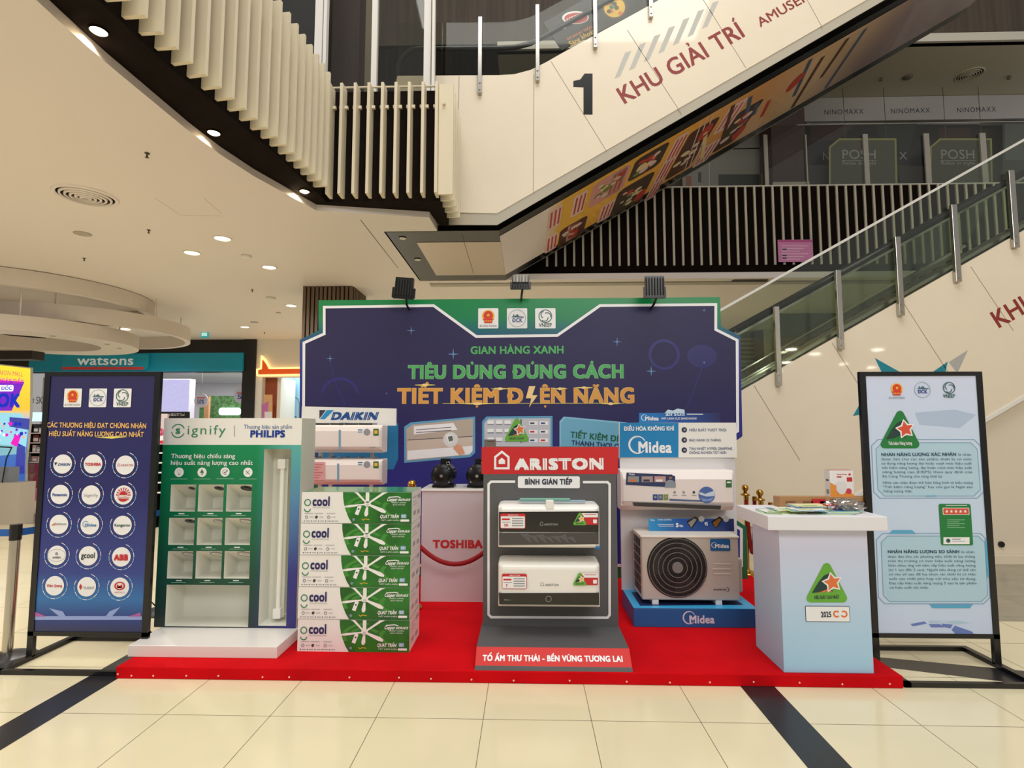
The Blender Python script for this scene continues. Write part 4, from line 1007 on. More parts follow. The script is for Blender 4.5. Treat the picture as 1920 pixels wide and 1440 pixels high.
for row in ROWS:
    for (u, v) in row:
        c_ = bl.q(u, v); r_ = abs(bl.q(u + 17.5, v)[0] - c_[0])
        m.disc(bl, c_, r_, pw, 3, 32)
        for k in range(11):
            a0 = math.radians(150 + k * 26); m.arc(bl, c_, r_ * 1.33, r_ * .06, a0, a0 + math.radians(22), glow if k % 2 else pw, 2, 6)
        nm = LT[i]; s_ = bl
        if i == 0: m.tpx(bl, nm, (u - 9, v + 3), (u + 14, v + 3), 4.5, navy_t, 5, .03, .3); m.ppx(bl, [(u - 15, v - 3), (u - 9, v - 3), (u - 14, v + 3)], darktxt, 5)
        elif i == 1: m.tpx(bl, nm, (u - 15, v + 3), (u + 15, v + 3), 5, redp, 5, .05)
        elif i == 2: m.tpx(bl, nm, (u - 8, v + 2), (u + 16, v + 2), 3.5, M('rose_t', (200, 110, 125), .5), 5, .02); m.lpx(bl, [(u - 14, v + 2), (u - 14, v - 1), (u - 12, v - 3), (u - 10, v - 1), (u - 10, v + 2)], .8, M('rose_t'), 5, True)
        elif i == 3: m.tpx(bl, nm, (u - 14, v + 3), (u + 14, v + 3), 5, navy_t, 5, .04)
        elif i == 4: m.tpx(bl, 'Signify', (u - 14, v + 3), (u + 14, v + 3), 5, greyp, 5, .01)
        elif i == 5:
            for k in range(9):
                a0 = math.radians(k * 22.5); a1 = a0 - .09; a2 = a0 + .09
                m.poly(bl, [(c_[0] + r_ * .35 * math.cos(a0 - .05), c_[1] + r_ * .35 * math.sin(a0 - .05)), (c_[0] + r_ * .78 * math.cos(a1), c_[1] + r_ * .78 * math.sin(a1)), (c_[0] + r_ * .78 * math.cos(a2), c_[1] + r_ * .78 * math.sin(a2)), (c_[0] + r_ * .35 * math.cos(a0 + .05), c_[1] + r_ * .35 * math.sin(a0 + .05))], redp, 5)
            m.poly(bl, [(c_[0] + r_ * .4 * math.cos(a), c_[1] + r_ * .4 * math.sin(a)) for a in [k * math.pi / 10 for k in range(11)]], redp, 6)
            m.tpx(bl, nm, (u - 11, v + 7), (u + 11, v + 7), 5, redp, 7, .01, .2); m.poly(bl, [(c_[0] + r_ * .7 * math.cos(a), c_[1] + r_ * .7 * math.sin(a)) for a in [math.radians(215 + k * 11) for k in range(11)]], redp, 5)
        elif i == 6: m.tpx(bl, nm, (u - 7, v + 1), (u + 14, v + 1), 4, greyp, 5, .03); m.ppx(bl, [(u - 14, v + 2), (u - 8, v - 3), (u - 7, v + 2)], orangep, 5)
        elif i == 7: m.arc(bl, (c_[0] - r_ * .45, c_[1] + r_ * .08), r_ * .3, r_ * .05, .6, 5.6, bluep, 5, 20); m.tpx(bl, 'Midea', (u - 9, v + 3), (u + 13, v + 3), 5.5, bluep, 6, .02)
        elif i == 8: m.tpx(bl, nm, (u - 15, v + 2), (u + 15, v + 2), 5, M('kg', (50, 90, 80), .5), 5, .03)
        elif i == 9: m.arc(bl, c_, r_ * .95, r_ * .04, 0, 2 * math.pi, greyp, 5, 30, .65); m.tpx(bl, nm, (u - 8, v + 6), (u + 8, v + 6), 3.5, darktxt, 5, .02); m.dpx(bl, u, v - 3, 3, greyp, 5, 10)
        elif i == 10: m.tpx(bl, nm, (u - 13, v + 4), (u + 13, v + 4), 10, M('gcool_dark', (46, 60, 70), .5), 5, .03)
        elif i == 11: m.tpx(bl, nm, (u - 13, v + 6), (u + 13, v + 6), 10, redp, 5, .09)
        elif i == 12: m.tpx(bl, nm, (u - 14, v + 2), (u + 14, v + 2), 4.5, redp, 5, .03)
        elif i == 13: m.tpx(bl, nm, (u - 6, v + 4), (u + 15, v + 4), 4, greyp, 5, .03); m.ppx(bl, [(u - 11, v - 6), (u - 8, v), (u - 11, v + 6), (u - 14, v)], redp, 5)
        elif i == 14: m.arc(bl, (c_[0], c_[1] + r_ * .15), r_ * .5, r_ * .16, 0, 2 * math.pi, redp, 5, 24, .75); m.ppx(bl, [(u - 5, v - 6), (u + 5, v + 1), (u + 5, v - 6), (u - 5, v + 1)], redp, 6); m.tpx(bl, nm, (u - 10, v + 11), (u + 10, v + 11), 3, M('rose_t'), 5, .01)
        i += 1
m.rpx(bl, 63, 1155, 266, 1162, M('streak', (150, 170, 225), .4), 1)
for pts, m_ in ((((64, 1156), (64, 1146), (88, 1156)), M('streak_pink', (178, 96, 165), .4)), (((240, 1156), (264, 1148), (264, 1156)), M('streak_pink')), (((92, 1140), (118, 1146), (124, 1156), (112, 1156)), M('streak')), (((198, 1156), (206, 1146), (226, 1138), (210, 1156)), M('streak'))): m.ppx(bl, pts, m_, 2)
m.build('printed_panel', t)

BY2 = 3.97
xa2 = 2.348; xb2 = 3.195
t = thing('banner_stand', 'tall black-framed pale blue information stand right of the white counter', 'banner stand', ((xa2 + xb2) / 2, BY2, 0))
stand_frame(t, BY2, xa2, xb2, 2.01, .19, 3.665, 4.25)
m = MB(); bg = GM('info_blue', (0, 0, 1), [(.2, (206, 220, 248)), (.6, (198, 218, 242)), (1.4, (202, 220, 244)), (2.0, (212, 220, 246))], .25, .4)
m.box(xa2 + .04, xb2 - .04, BY2 + .006, BY2 + .02, .215, 1.985, bg)
bl = Fr((0, BY2 + .006, 0))
logos(m, bl, [(1681, 733), (1729, 731), (1779, 731)], 17.5, False)
def tri_badge(m, fr, u, v, s, g1, txt, txc, star, L=4):
    """rounded green triangle badge with a hill and a star, base centre at (u, v), half width s"""
    def px(a, b): return (u + a * s, v - b * s)
    pts = []
    for (cx, cy), a0 in (((-.78, .16), 150), ((.78, .16), -90), ((0, 1.66), 30)):
        for k in range(6): a = math.radians(a0 + k * 24); pts.append(px(cx + .2 * math.cos(a), cy + .2 * math.sin(a)))
    m.ppx(fr, pts, g1, L)
    m.ppx(fr, [px(-.72, .42), px(-.4, .95), px(-.15, 1.25), px(.1, 1.36), px(.12, .8), px(.3, .5), px(-.3, .46)], M('badge_dark', (30, 62, 58), .5), L + 1)
    m.ppx(fr, [px(-.5, .4), px(0, .5), px(.3, .46), px(.05, .62)], star if txc is darktxt else g1, L + 2)
    for rr, mm, l in ((.52, pw, 3), (.42, star, 4)):
        sp = []
        for i in range(10):
            a = math.pi / 2 + .2 + i * math.pi / 5; r_ = rr if i % 2 == 0 else rr * .5 + (.04 if mm is pw else 0); sp.append(px(.25 + r_ * math.cos(a), .93 + r_ * math.sin(a)))
        m.ppx(fr, sp, mm, L + l)
    m.tpx(fr, txt, px(-.6, .13), px(.6, .15), .16 * s, txc, L + 2, .02)
tri_badge(m, bl, 1687, 839, 37, greenp, 'Tiết kiệm Năng lượng', pw, M('badge_star', (218, 84, 56), .5))
pb = M('panel_blue', (178, 210, 228), .35); lb = M('line_blue', (118, 160, 190), .4); mb_ = M('mid_blue', (92, 170, 210), .4)
def cut(u0, v0, u1, v1, c_=12): return [(u0 + c_, v0), (u1 - c_, v0), (u1, v0 + c_), (u1 + 6, v1 - c_), (u1 - c_ + 6, v1), (u0 + c_ + 4, v1), (u0 + 4, v1 - c_), (u0, v0 + c_)]
m.ppx(bl, cut(1642, 830, 1832, 930), pb, 1); m.lpx(bl, cut(1634, 824, 1838, 934), 1.2, lb, 2, True); m.lpx(bl, cut(1642, 830, 1832, 930), 1, lb, 2, True)
m.ppx(bl, cut(1652, 1005, 1846, 1128), pb, 1); m.lpx(bl, cut(1643, 1000, 1850, 1132), 1.2, lb, 2, True); m.lpx(bl, cut(1652, 1005, 1846, 1128), 1, lb, 2, True)
for pts in (((1666, 1001), (1673, 994), (1710, 994), (1717, 1001)), ((1742, 1133), (1824, 1133), (1818, 1140), (1748, 1140)), ((1846, 1010), (1853, 1018), (1856, 1075), (1850, 1085))): m.ppx(bl, pts, mb_, 3)
m.rpx(bl, 1735, 929, 1755, 931, mb_, 3)
T1 = ['được dán cho các sản phẩm, thiết bị có mức', 'sử dụng năng lượng đạt hoặc vượt mức hiệu suất', 'tiết kiệm năng lượng, đạt hoặc vượt mức hiệu suất', 'năng lượng cao (HEPS) theo quy định của', 'Bộ Công Thương cho từng thời kỳ.', 'Nhãn xác nhận được thể hiện bằng hình vẽ biểu tượng', '"Tiết kiệm năng lượng" hay còn gọi là Ngôi sao', 'Năng lượng Việt.']
tg = M('text_slate', (84, 108, 128), .5); td = M('text_slate_bold', (40, 78, 96), .5)
m.tpx(bl, 'NHÃN NĂNG LƯỢNG XÁC NHẬN', (1652, 855), (1793, 854.5), 5.6, td, 3, .03); m.tpx(bl, 'là nhãn', (1796, 854.5), (1821, 854.5), 4.6, tg, 3, .005)
for k, (s_, v, u0, u1) in enumerate(zip(T1, (863, 871, 879, 887, 895.3, 907, 915, 923), (1652, 1652, 1653, 1654, 1654, 1655, 1655, 1656), (1822, 1822, 1822, 1823, 1768, 1824, 1824, 1711))): m.tpx(bl, s_, (u0, v), (u1, v), 4.4, tg, 3, .006)
T2 = ['được dán cho các phương tiện, thiết bị lưu thông', 'trên thị trường có mức hiệu suất năng lượng', 'khác nhau ứng với năm cấp hiệu suất năng lượng', '(từ 1 sao đến 5 sao). Người tiêu dùng có thể căn', 'cứ vào số sao để lựa chọn các thiết bị có hiệu', 'suất cao nhất phù hợp với nhu cầu sử dụng.', 'Đạt cấp hiệu suất năng lượng 5 sao là sản phẩm', 'có hiệu suất tốt nhất.']
m.tpx(bl, 'NHÃN NĂNG LƯỢNG SO SÁNH', (1664, 1037), (1799, 1037), 5.6, td, 3, .03); m.tpx(bl, 'là nhãn', (1802, 1037), (1827, 1037), 4.6, tg, 3, .005)
for k, s_ in enumerate(T2): m.tpx(bl, s_, (1664 + k * .5, 1045.5 + 8.3 * k), ((1828 if k < 7 else 1738) + k * .5, 1045.5 + 8.3 * k), 4.4, tg, 3, .006)
m.rrpx(bl, 1764, 945, 1819, 1022, 3, greenp, 4); m.rrpx(bl, 1767, 952, 1816, 965, 2, pw, 5); m.rrpx(bl, 1768, 953, 1815, 964, 2, M('badge_star'), 6)
for k in range(5): m.ppx(bl, [(1774 + 8.6 * k + (3.6 if i % 2 == 0 else 1.5) * math.sin(i * math.pi / 5), 958.6 - (3.6 if i % 2 == 0 else 1.5) * math.cos(i * math.pi / 5)) for i in range(10)], pw, 7)
m.rpx(bl, 1768, 1007, 1817, 1020, pw, 5); m.dpx(bl, 1777, 1013.5, 4, M('logo_green'), 6, 14); m.rpx(bl, 1784, 1010, 1800, 1011.2, darktxt, 6); m.rpx(bl, 1784, 1014, 1808, 1015, greyp, 6)
m.rpx(bl, 1772, 947, 1812, 948.2, pw, 5)
for k in range(5): m.rpx(bl, 1775, 974 + 3.6 * k, 1808 - (k % 2) * 10, 975 + 3.6 * k, M('pale_green', (150, 200, 160), .5), 5)
vio = M('dash_violet', (106, 128, 196), .4)
for k, (pts, m_) in enumerate(((((1707, 1170), (1733, 1165), (1738, 1169), (1712, 1174)), vio), (((1741, 1170), (1762, 1170), (1770, 1176), (1746, 1176)), vio), (((1765, 1169), (1786, 1171), (1782, 1178), (1768, 1175)), vio), (((1790, 1173), (1822, 1184), (1828, 1191), (1795, 1191), (1784, 1181)), vio), (((1740, 1164), (1765, 1164), (1762, 1167), (1744, 1167)), pb), (((1770, 1165), (1800, 1164), (1818, 1168), (1790, 1170)), pb))): m.ppx(bl, pts, m_, 2)
m.ppx(bl, [(1715, 774), (1790, 768), (1830, 778), (1800, 802), (1725, 796)], M('faint_blue', (178, 196, 224), .35), 1)
m.build('printed_panel', t)

# ================================================================= STAGE
carpet = M('red_carpet', (205, 12, 22), .9, bump=.35, bscale=260, var=.12, vscale=2.5)
SX0, SX1, SY0, SY1 = -2.665, 2.333, 3.65, 6.05
t = thing('stage', 'low red carpeted platform under the whole product display', 'stage', (0, (SY0 + SY1) / 2, 0))
m = MB(); m.box(SX0, SX1, SY0, SY1, 0, SZ, carpet); m.build('carpet', t, bevel=.006)
for u in (220, 246, 287, 349, 409, 492, 542, 655, 748, 808, 884, 963, 1068, 1175, 1256, 1331, 1413, 1499, 1579, 1668):
    x = atY(u, 1276, SY0).x; z = .022 + random.uniform(-.004, .006); m = MB(); m.cyl((max(x, SX0 + .015), SY0, z), (max(x, SX0 + .015), SY0 - .004, z), .006, .004, M('pin', (236, 205, 190), .5), 8); m.build('pin', t)

# ================================================================= BACKDROP
DY = 5.88
fr = front(DY); D = fr.q
t = thing('backdrop', 'large navy event backdrop with stepped corners, green top edge and slogan lettering', 'backdrop', (.02, DY, SZ))
edge = GM('backdrop_border', (0, 0, 1), [(.1, (0, 105, 62)), (.9, (10, 110, 80)), (1.5, (40, 40, 130)), (2.45, (44, 56, 142)), (2.62, (18, 92, 120)), (2.8, (0, 128, 76)), (3.0, (0, 132, 70))], .35, .2)
zb_ = SZ
OUT = [D(597, 563), D(1350, 557), D(1352, 612), D(1388, 630), D(1392, 818), D(1364, 838), D(1366, 965), D(1400, 988), (D(1401, 1060)[0], zb_), (D(562, 1060)[0], zb_), D(563, 990), D(590, 970), D(590, 845), D(562, 825), D(562, 637), D(597, 620)]
m = MB(); m.prism(fr, OUT, .1, edge)
IN = [(608, 576), (813, 573), (893, 631), (1045, 629), (1125, 573), (1342, 571), (1342, 618), (1382, 638), (1383, 808), (1352, 828), (1353, 970), (1390, 993), (1390, 1060), (572, 1060), (572, 1000), (600, 980), (600, 838), (569, 818), (570, 643), (608, 626)]
nav = GM('backdrop_navy', (0, 0, 1), [(.1, (34, 44, 150)), (1.2, (32, 34, 126)), (1.7, (30, 25, 88)), (2.3, (33, 28, 78)), (2.9, (33, 28, 76))], .5, 0)
m.ppx(fr, IN, nav, 1); m.lpx(fr, IN, 5, pw, 2, True)
logos(m, fr, [(915.5, 597), (969.5, 597), (1022.5, 597)], 19, True)
gt2 = M('title_green', (82, 176, 100), .4); gtl = M('title_green_edge', (170, 220, 175), .4); go = M('title_gold', (224, 160, 74), .4); gol = M('title_gold_edge', (248, 214, 150), .4)
m.tpx(fr, 'GIAN HÀNG XANH', (882, 663.5), (1058, 662.5), 13.5, gt2, 4, .035)
m.tpx(fr, 'TIÊU DÙNG ĐÚNG CÁCH', (766, 709.5), (1172, 708), 23.5, gtl, 3, .062); m.tpx(fr, 'TIÊU DÙNG ĐÚNG CÁCH', (766, 709.5), (1172, 708), 23.5, gt2, 5, .04)
m.tpx(fr, 'TIẾT KIỆM Đ', (746, 756), (983, 755.6), 27, gol, 3, .058); m.tpx(fr, 'TIẾT KIỆM Đ', (746, 756), (983, 755.6), 27, go, 5, .04)
m.tpx(fr, 'ỆN NĂNG', (1012, 755.5), (1192, 755), 27, gol, 3, .058); m.tpx(fr, 'ỆN NĂNG', (1012, 755.5), (1192, 755), 27, go, 5, .04)
m.ppx(fr, [(992, 724), (1004, 724), (998, 741), (1008, 741), (992, 764), (996, 747), (986, 747)], gol, 6)
fl = M('flare_yellow', (232, 214, 110), .4)
for u, v, w_ in ((797, 722, 20), (938, 729, 18), (1095, 727, 17), (895, 757, 30), (1145, 757, 18), (1050, 729, 14)):
    m.dpx(fr, u, v, w_, fl, 7, 20, ryp=1.3); m.dpx(fr, u, v, w_ * .3, gol, 8, 12, ryp=2.6)
m.lpx(fr, [(830, 756.5), (1170, 756)], .9, fl, 6)
stb = M('star_blue', (130, 180, 240), .4)
for u, v, s_ in ((771, 620, 9), (850, 664, 11), (619, 672, 8), (1157, 641, 9), (1221, 696, 10), (1320, 582, 4), (1320, 680, 4), (725, 738, 3)):
    for a, b in ((1, .08), (.08, 1)): m.ppx(fr, [(u - s_ * a, v), (u, v + s_ * b), (u + s_ * a, v), (u, v - s_ * b)], stb, 3)
cb = M('halo_blue', (46, 44, 118), .35)
cc = D(1245, 665); m.arc(fr, cc, .15, .03, 0, 6.283, cb, 2.4, 30); cc = D(637, 745); m.arc(fr, cc, .2, .03, .2, 2.9, cb, 2.4, 24)
m.dpx(fr, 1316, 668, 28, M('halo_blue2', (42, 40, 104), .35), 2.2, 24, ryp=22)
m.lpx(fr, [(1318, 685), (1288, 765)], 2, cb, 2.5); m.lpx(fr, [(620, 680), (630, 720), (648, 760)], 2, cb, 2.5)
# picture panels
fb = M('pic_frame', (98, 160, 200), .35); fb2 = M('pic_frame2', (140, 196, 222), .35)
def inner(pts, d):
    cx = sum(p[0] for p in pts) / len(pts); cy = sum(p[1] for p in pts) / len(pts)
    return [(p[0] + (d if p[0] < cx else -d), p[1] + (d if p[1] < cy else -d)) for p in pts]
Aq = [(758, 800), (770, 792), (891, 781), (891, 849), (882, 857), (758, 868)]
m.ppx(fr, Aq, fb, 3); m.ppx(fr, inner(Aq, 4), M('pic_wall', (186, 172, 158), .4), 4)
m.ppx(fr, [(776, 799), (850, 793), (858, 806), (776, 815)], pw, 5); m.lpx(fr, [(780, 806), (846, 801)], 1, darktxt, 6); m.lpx(fr, [(780, 811), (846, 807)], 1.2, darktxt, 6)
m.lpx(fr, [(764, 825), (886, 818)], 1, darktxt, 5); m.ppx(fr, [(764, 826), (886, 819), (886, 846), (880, 852), (764, 862)], M('pic_beige', (206, 190, 176), .4), 4.5)
m.ppx(fr, [(764, 845), (886, 836), (886, 846), (880, 852), (764, 862)], pw, 4.8)
m.dpx(fr, 845, 824, 14, M('pic_glow', (222, 222, 220), .4), 6); m.ppx(fr, [(836, 816), (848, 814), (852, 828), (841, 832)], pw, 7); m.ppx(fr, [(840, 819), (848, 817), (850, 826), (842, 828)], M('screen_g', (96, 108, 104), .4), 8)
m.ppx(fr, [(850, 840), (858, 832), (866, 836), (872, 850), (862, 853)], M('pic_skin', (222, 158, 124), .5), 9)
Bq = [(904, 790), (912, 781), (1036, 780), (1036, 846), (904, 846)]
m.ppx(fr, Bq, fb, 3); m.ppx(fr, inner(Bq, 4), M('pic_shop', (196, 198, 206), .4), 4)
for k in range(9): x, y = 914 + (k % 3) * 16, 788 + (k // 3) * 16; m.rpx(fr, x, y, x + 12, y + 8, pw, 5); m.rpx(fr, x, y + 7, x + 12, y + 8, darktxt, 6)
for k in range(6): x, y = 992 + (k % 2) * 20, 790 + (k // 2) * 16; m.rpx(fr, x, y, x + 16, y + 7, pw, 5); m.rpx(fr, x + 2, y + 2, x + 10, y + 5, (darktxt, navy_t, redp)[k % 3], 6)
m.rpx(fr, 976, 786, 978, 830, darktxt, 6); m.rpx(fr, 908, 824, 930, 840, M('pic_box', (120, 108, 96), .5), 6)
tri_badge(m, fr, 969, 827, 23, lgreen, 'HIỆU SUẤT CAO NHẤT', darktxt, orangep, 9)
Cq = [(1049, 790), (1057, 781), (1176, 792), (1176, 860), (1049, 856)]
m.ppx(fr, Cq, fb2, 3); m.ppx(fr, inner(Cq, 3), M('pic_sky', (112, 178, 208), .35), 4)
m.tpx(fr, 'TIẾT KIỆM ĐIỆN', (1069, 820), (1180, 830), 11, M('dk_green', (16, 96, 60), .4), 6, .03); m.tpx(fr, 'THẢNH THƠI QUÊN', (1071, 834), (1186, 843), 8.5, M('dk_navy', (28, 40, 90), .4), 6, .03)
m.ppx(fr, [(600, 800), (612, 792), (747, 794), (747, 860), (738, 880), (600, 884)], M('pic_teal', (40, 120, 170), .35), 3)
m.build('printed_board', t)
# braces
for x in (-1.6, 0, 1.5): m = MB(); m.bar((x, DY + .1, 2.5), (x, DY + .5, 0.0), .04, .04, steel); m.bar((x, DY + .12, 0.1), (x, DY + .12, 2.9), .04, .04, steel); m.build('brace', t)

# floodlights over the backdrop
fg = 'floodlights above the backdrop'
def flood(u0, v0, u1, v1, lab, ribbed, ang=0):
    Y = DY - .25; a, b = atY(u0, v1, Y), atY(u1, v0, Y); cx, cz = (a.x + b.x) / 2, (a.z + b.z) / 2; hw, hh = (b.x - a.x) / 2, (b.z - a.z) / 2
    t = thing('floodlight', lab, 'floodlight', (cx, Y, cz), fg)
    ct, sn = math.cos(ang), math.sin(ang)
    fr_ = Fr((cx, Y, cz), (ct, 0, -sn), (sn, 0, ct), (0, -1, 0))
    m = MB(); m.prism(fr_, [(-hw, -hh), (hw, -hh), (hw * .95, hh), (-hw * .95, hh)], .05, blackp)
    for k in range(7): m.bar(fr_.P(-hw + hw * 2 * (k + .5) / 7, -hh * .8, .012), fr_.P(-hw + hw * 2 * (k + .5) / 7, hh * .8, .012), .008, .02, M('heat_black', (36, 34, 32), .5), up=(0, 1, 0))
    m.build('housing', t)
    if ribbed:
        m = MB(); 
        for k in range(11): m.bar(fr_.P(-hw * .8 + hw * 1.6 * k / 10, -hh * .2, .03), fr_.P(-hw * .8 + hw * 1.6 * k / 10, hh * .9, .03), .008, .025, M('heat_silver', (180, 176, 165), .4, .5), up=(0, 1, 0))
        m.build('heat_sink', t)
    m = MB(); zt_ = atY(cx, 558, DY).z
    m.bar(fr_.P(-hw * 1.08, 0, -.02), fr_.P(-hw * 1.08, -hh, -.02), .012, .03, blackp); m.bar(fr_.P(hw * 1.08, 0, -.02), fr_.P(hw * 1.08, -hh, -.02), .012, .03, blackp); m.bar(fr_.P(-hw * 1.1, -hh - .004, -.02), fr_.P(hw * 1.1, -hh - .004, -.02), .03, .012, blackp)
    m.tube([(cx + .02, Y + .03, cz - hh), (cx + .01, Y + .1, cz - hh - .05), (cx, DY + .12, cz - hh - .09), (cx, DY + .12, 2.7)], .012, blackp); m.build('arm', t)
flood(739, 520, 775, 558, 'black floodlight above the left part of the backdrop, tilted', False, .08)
flood(959, 516, 993, 540, 'floodlight with pale cooling ribs above the middle of the backdrop', True)
flood(1210, 517, 1246, 557, 'black floodlight above the right part of the backdrop', False)

# ================================================================= GREEN LIGHTING DISPLAY
GY = 4.14
fr = front(GY); G = fr.q
gx0, gx1 = -2.755, atY(563, 900, GY).x
gz0, gz1 = .152, G(435, 784)[1]
t = thing('lighting_display', 'white and green lamp display cabinet with nine square niches and a tall tube niche', 'display stand', ((gx0 + gx1) / 2, GY, SZ))
gg_ = GM('display_green', (.62, 0, .79), [(-1.95, (24, 96, 52)), (-1.45, (20, 70, 58)), (-1.2, (0, 118, 78)), (-.6, (10, 140, 96)), (-.25, (60, 150, 160)), (.3, (70, 160, 170))], .4, .2)
gg_ = M('dg_dummy', (0, 0, 0)) if False else gg_
dispg = MATS['display_green']
# gradient: green on the left, teal to violet along the right edge
def DG():
    m = bpy.data.materials.new('display_print'); m.use_nodes = True; nt = m.node_tree; b = nt.nodes['Principled BSDF']; b.inputs['Roughness'].default_value = .4
    g = nt.nodes.new('ShaderNodeNewGeometry'); sp = nt.nodes.new('ShaderNodeSeparateXYZ'); nt.links.new(g.outputs['Position'], sp.inputs[0])
    def ramp(sock, stops):
        mr = nt.nodes.new('ShaderNodeMapRange'); mr.inputs['From Min'].default_value = stops[0][0]; mr.inputs['From Max'].default_value = stops[-1][0]; nt.links.new(sp.outputs[sock], mr.inputs['Value'])
        r = nt.nodes.new('ShaderNodeValToRGB'); e = r.color_ramp.elements
        while len(e) < len(stops): e.new(.5)
        for k, (p, c_) in enumerate(stops): e[k].position = (p - stops[0][0]) / (stops[-1][0] - stops[0][0]); e[k].color = (*lin(c_), 1)
        nt.links.new(mr.outputs[0], r.inputs[0]); return r
    left = ramp('Z', [(.1, (34, 42, 52)), (.55, (16, 76, 54)), (1.0, (0, 112, 70)), (1.5, (0, 138, 84))])
    right = ramp('Z', [(.1, (50, 44, 120)), (.55, (54, 56, 140)), (1.0, (84, 130, 180)), (1.5, (90, 178, 170))])
    fx = nt.nodes.new('ShaderNodeMapRange'); fx.inputs['From Min'].default_value = gx0 + .72; fx.inputs['From Max'].default_value = gx1 - .06; nt.links.new(sp.outputs['X'], fx.inputs['Value'])
    mx = nt.nodes.new('ShaderNodeMix'); mx.data_type = 'RGBA'; nt.links.new(fx.outputs[0], mx.inputs[0]); nt.links.new(left.outputs[0], mx.inputs[6]); nt.links.new(right.outputs[0], mx.inputs[7]); nt.links.new(mx.outputs[2], b.inputs['Base Color'])
    return m
dispp = DG()
holes = []
for r_, (v0, v1, cols) in enumerate(((908.5, 959, ((318.5, 368), (370.5, 420), (423.5, 472.5))), (971, 1021.5, ((315, 365.5), (368.5, 417.5), (421, 470.5))), (1033.5, 1084.5, ((312.8, 362.8), (366, 416.5), (419.3, 469))))):
    for u0, u1 in cols: a, b = G(u0, v1), G(u1, v0); holes.append((a[0], b[0], a[1], b[1], .2))
a, b = G(309, 1174), G(468, 1097.5); holes.append((a[0], b[0], a[1], b[1], .22))
a, b = G(484, 1176), G(541.5, 1010); holes.append((a[0], b[0], .17, G(515, 842)[1], .16))
X = sorted({gx0, gx1} | {h[0] for h in holes} | {h[1] for h in holes}); Z = sorted({gz0, gz1, G(435, 834)[1]} | {h[2] for h in holes} | {h[3] for h in holes})
zhead = G(435, 834)[1]
m = MB(); GD = .27
for i in range(len(X) - 1):
    for j in range(len(Z) - 1):
        cx, cz = (X[i] + X[i + 1]) / 2, (Z[j] + Z[j + 1]) / 2
        if any(h[0] < cx < h[1] and h[2] < cz < h[3] for h in holes): continue
        m.add([(X[i], GY, Z[j]), (X[i + 1], GY, Z[j]), (X[i + 1], GY, Z[j + 1]), (X[i], GY, Z[j + 1])], [(0, 1, 2, 3)], plastic if cz > zhead else dispp)
nich = M('niche_white', (226, 226, 214), .5)
for x0, x1, z0, z1, d in holes:
    zs_ = z0 + .42 * (z1 - z0) if (z1 - z0) < .25 and (x1 - x0) < .3 else z1
    vs = [(x0, GY, z0), (x1, GY, z0), (x1, GY, z1), (x0, GY, z1), (x0, GY + d, z0), (x1, GY + d, z0), (x1, GY + d, zs_), (x0, GY + d, zs_)]
    m.add(vs, [(0, 1, 5, 4), (1, 2, 6, 5), (2, 3, 7, 6), (3, 0, 4, 7), (4, 5, 6, 7)], nich)
sidem = M('display_side', (212, 214, 200), .5)
m.add([(gx1, GY, gz0), (gx1, GY + GD, gz0), (gx1, GY + GD, gz1), (gx1, GY, gz1), (gx0, GY, gz0), (gx0, GY + GD, gz0), (gx0, GY + GD, gz1), (gx0, GY, gz1)], [(0, 1, 2, 3), (4, 7, 6, 5), (3, 2, 6, 7), (1, 5, 6, 2)], sidem)
sg = M('signify_green', (60, 138, 100), .4)
c_ = G(334, 808); m.arc(fr, c_, abs(G(346, 808)[0] - c_[0]), .008, .35, 2.8, sg, 1, 24); m.arc(fr, c_, abs(G(346, 808)[0] - c_[0]), .008, 3.3, 5.9, sg, 1, 24)
m.tpx(fr, 's', (329, 813), (339, 813), 14, sg, 2, .03); m.tpx(fr, 'ignify', (350, 814.5), (423, 814.5), 17, sg, 2, .0, track=.12)
m.rpx(fr, 439, 798, 440.5, 819, greyp, 1)
m.tpx(fr, 'Thương hiệu sản phẩm', (457, 804), (548, 804), 7.5, navy_t, 2, .0); m.tpx(fr, 'PHILIPS', (469, 819.5), (535, 819.5), 12, M('philips_blue', (20, 60, 150), .4), 2, .06)
m.tpx(fr, 'Thương hiệu chiếu sáng', (321, 859), (441, 859), 8.2, pw, 2, .012); m.tpx(fr, 'hiệu suất năng lượng cao nhất', (320, 871.5), (474, 871.5), 8.2, pw, 2, .012)
for k, (u, v) in enumerate(((336, 885.5), (379, 885.5), (422, 885), (465, 885.5))):
    m.dpx(fr, u, v, 8.6, pw, 1); m.rpx(fr, u - 16, v + 12, u + 16, v + 13.2, M('faint_white', (140, 190, 165), .5), 1)
    c_ = fr.q(u, v); rr = abs(fr.q(u + 4.5, v)[0] - c_[0])
    if k == 0: m.arc(fr, (c_[0], c_[1] + rr * .3), rr * .7, .002, -1, 4.1, greyp, 2); m.rpx(fr, u - 1.5, v + 2, u + 1.5, v + 5, greyp, 2)
    elif k == 1: m.ppx(fr, [(u - 1, v + 5), (u + 1, v + 5), (u + 1, v + 1), (u + 4, v + 1), (u, v - 6), (u - 4, v + 1), (u - 1, v + 1)], M('leaf_g', (80, 120, 70), .5), 2)
    elif k == 2: m.arc(fr, c_, rr, .0025, 0, 5.6, darktxt, 2); m.lpx(fr, [(u - 2, v), (u, v + 2), (u + 5, v - 4)], 1.2, darktxt, 2)
    else: m.lpx(fr, [(u - 4, v + 4), (u + 4, v - 4)], 1, greyp, 2); m.lpx(fr, [(u - 4, v - 3), (u + 3, v + 4)], 1.6, greyp, 2)
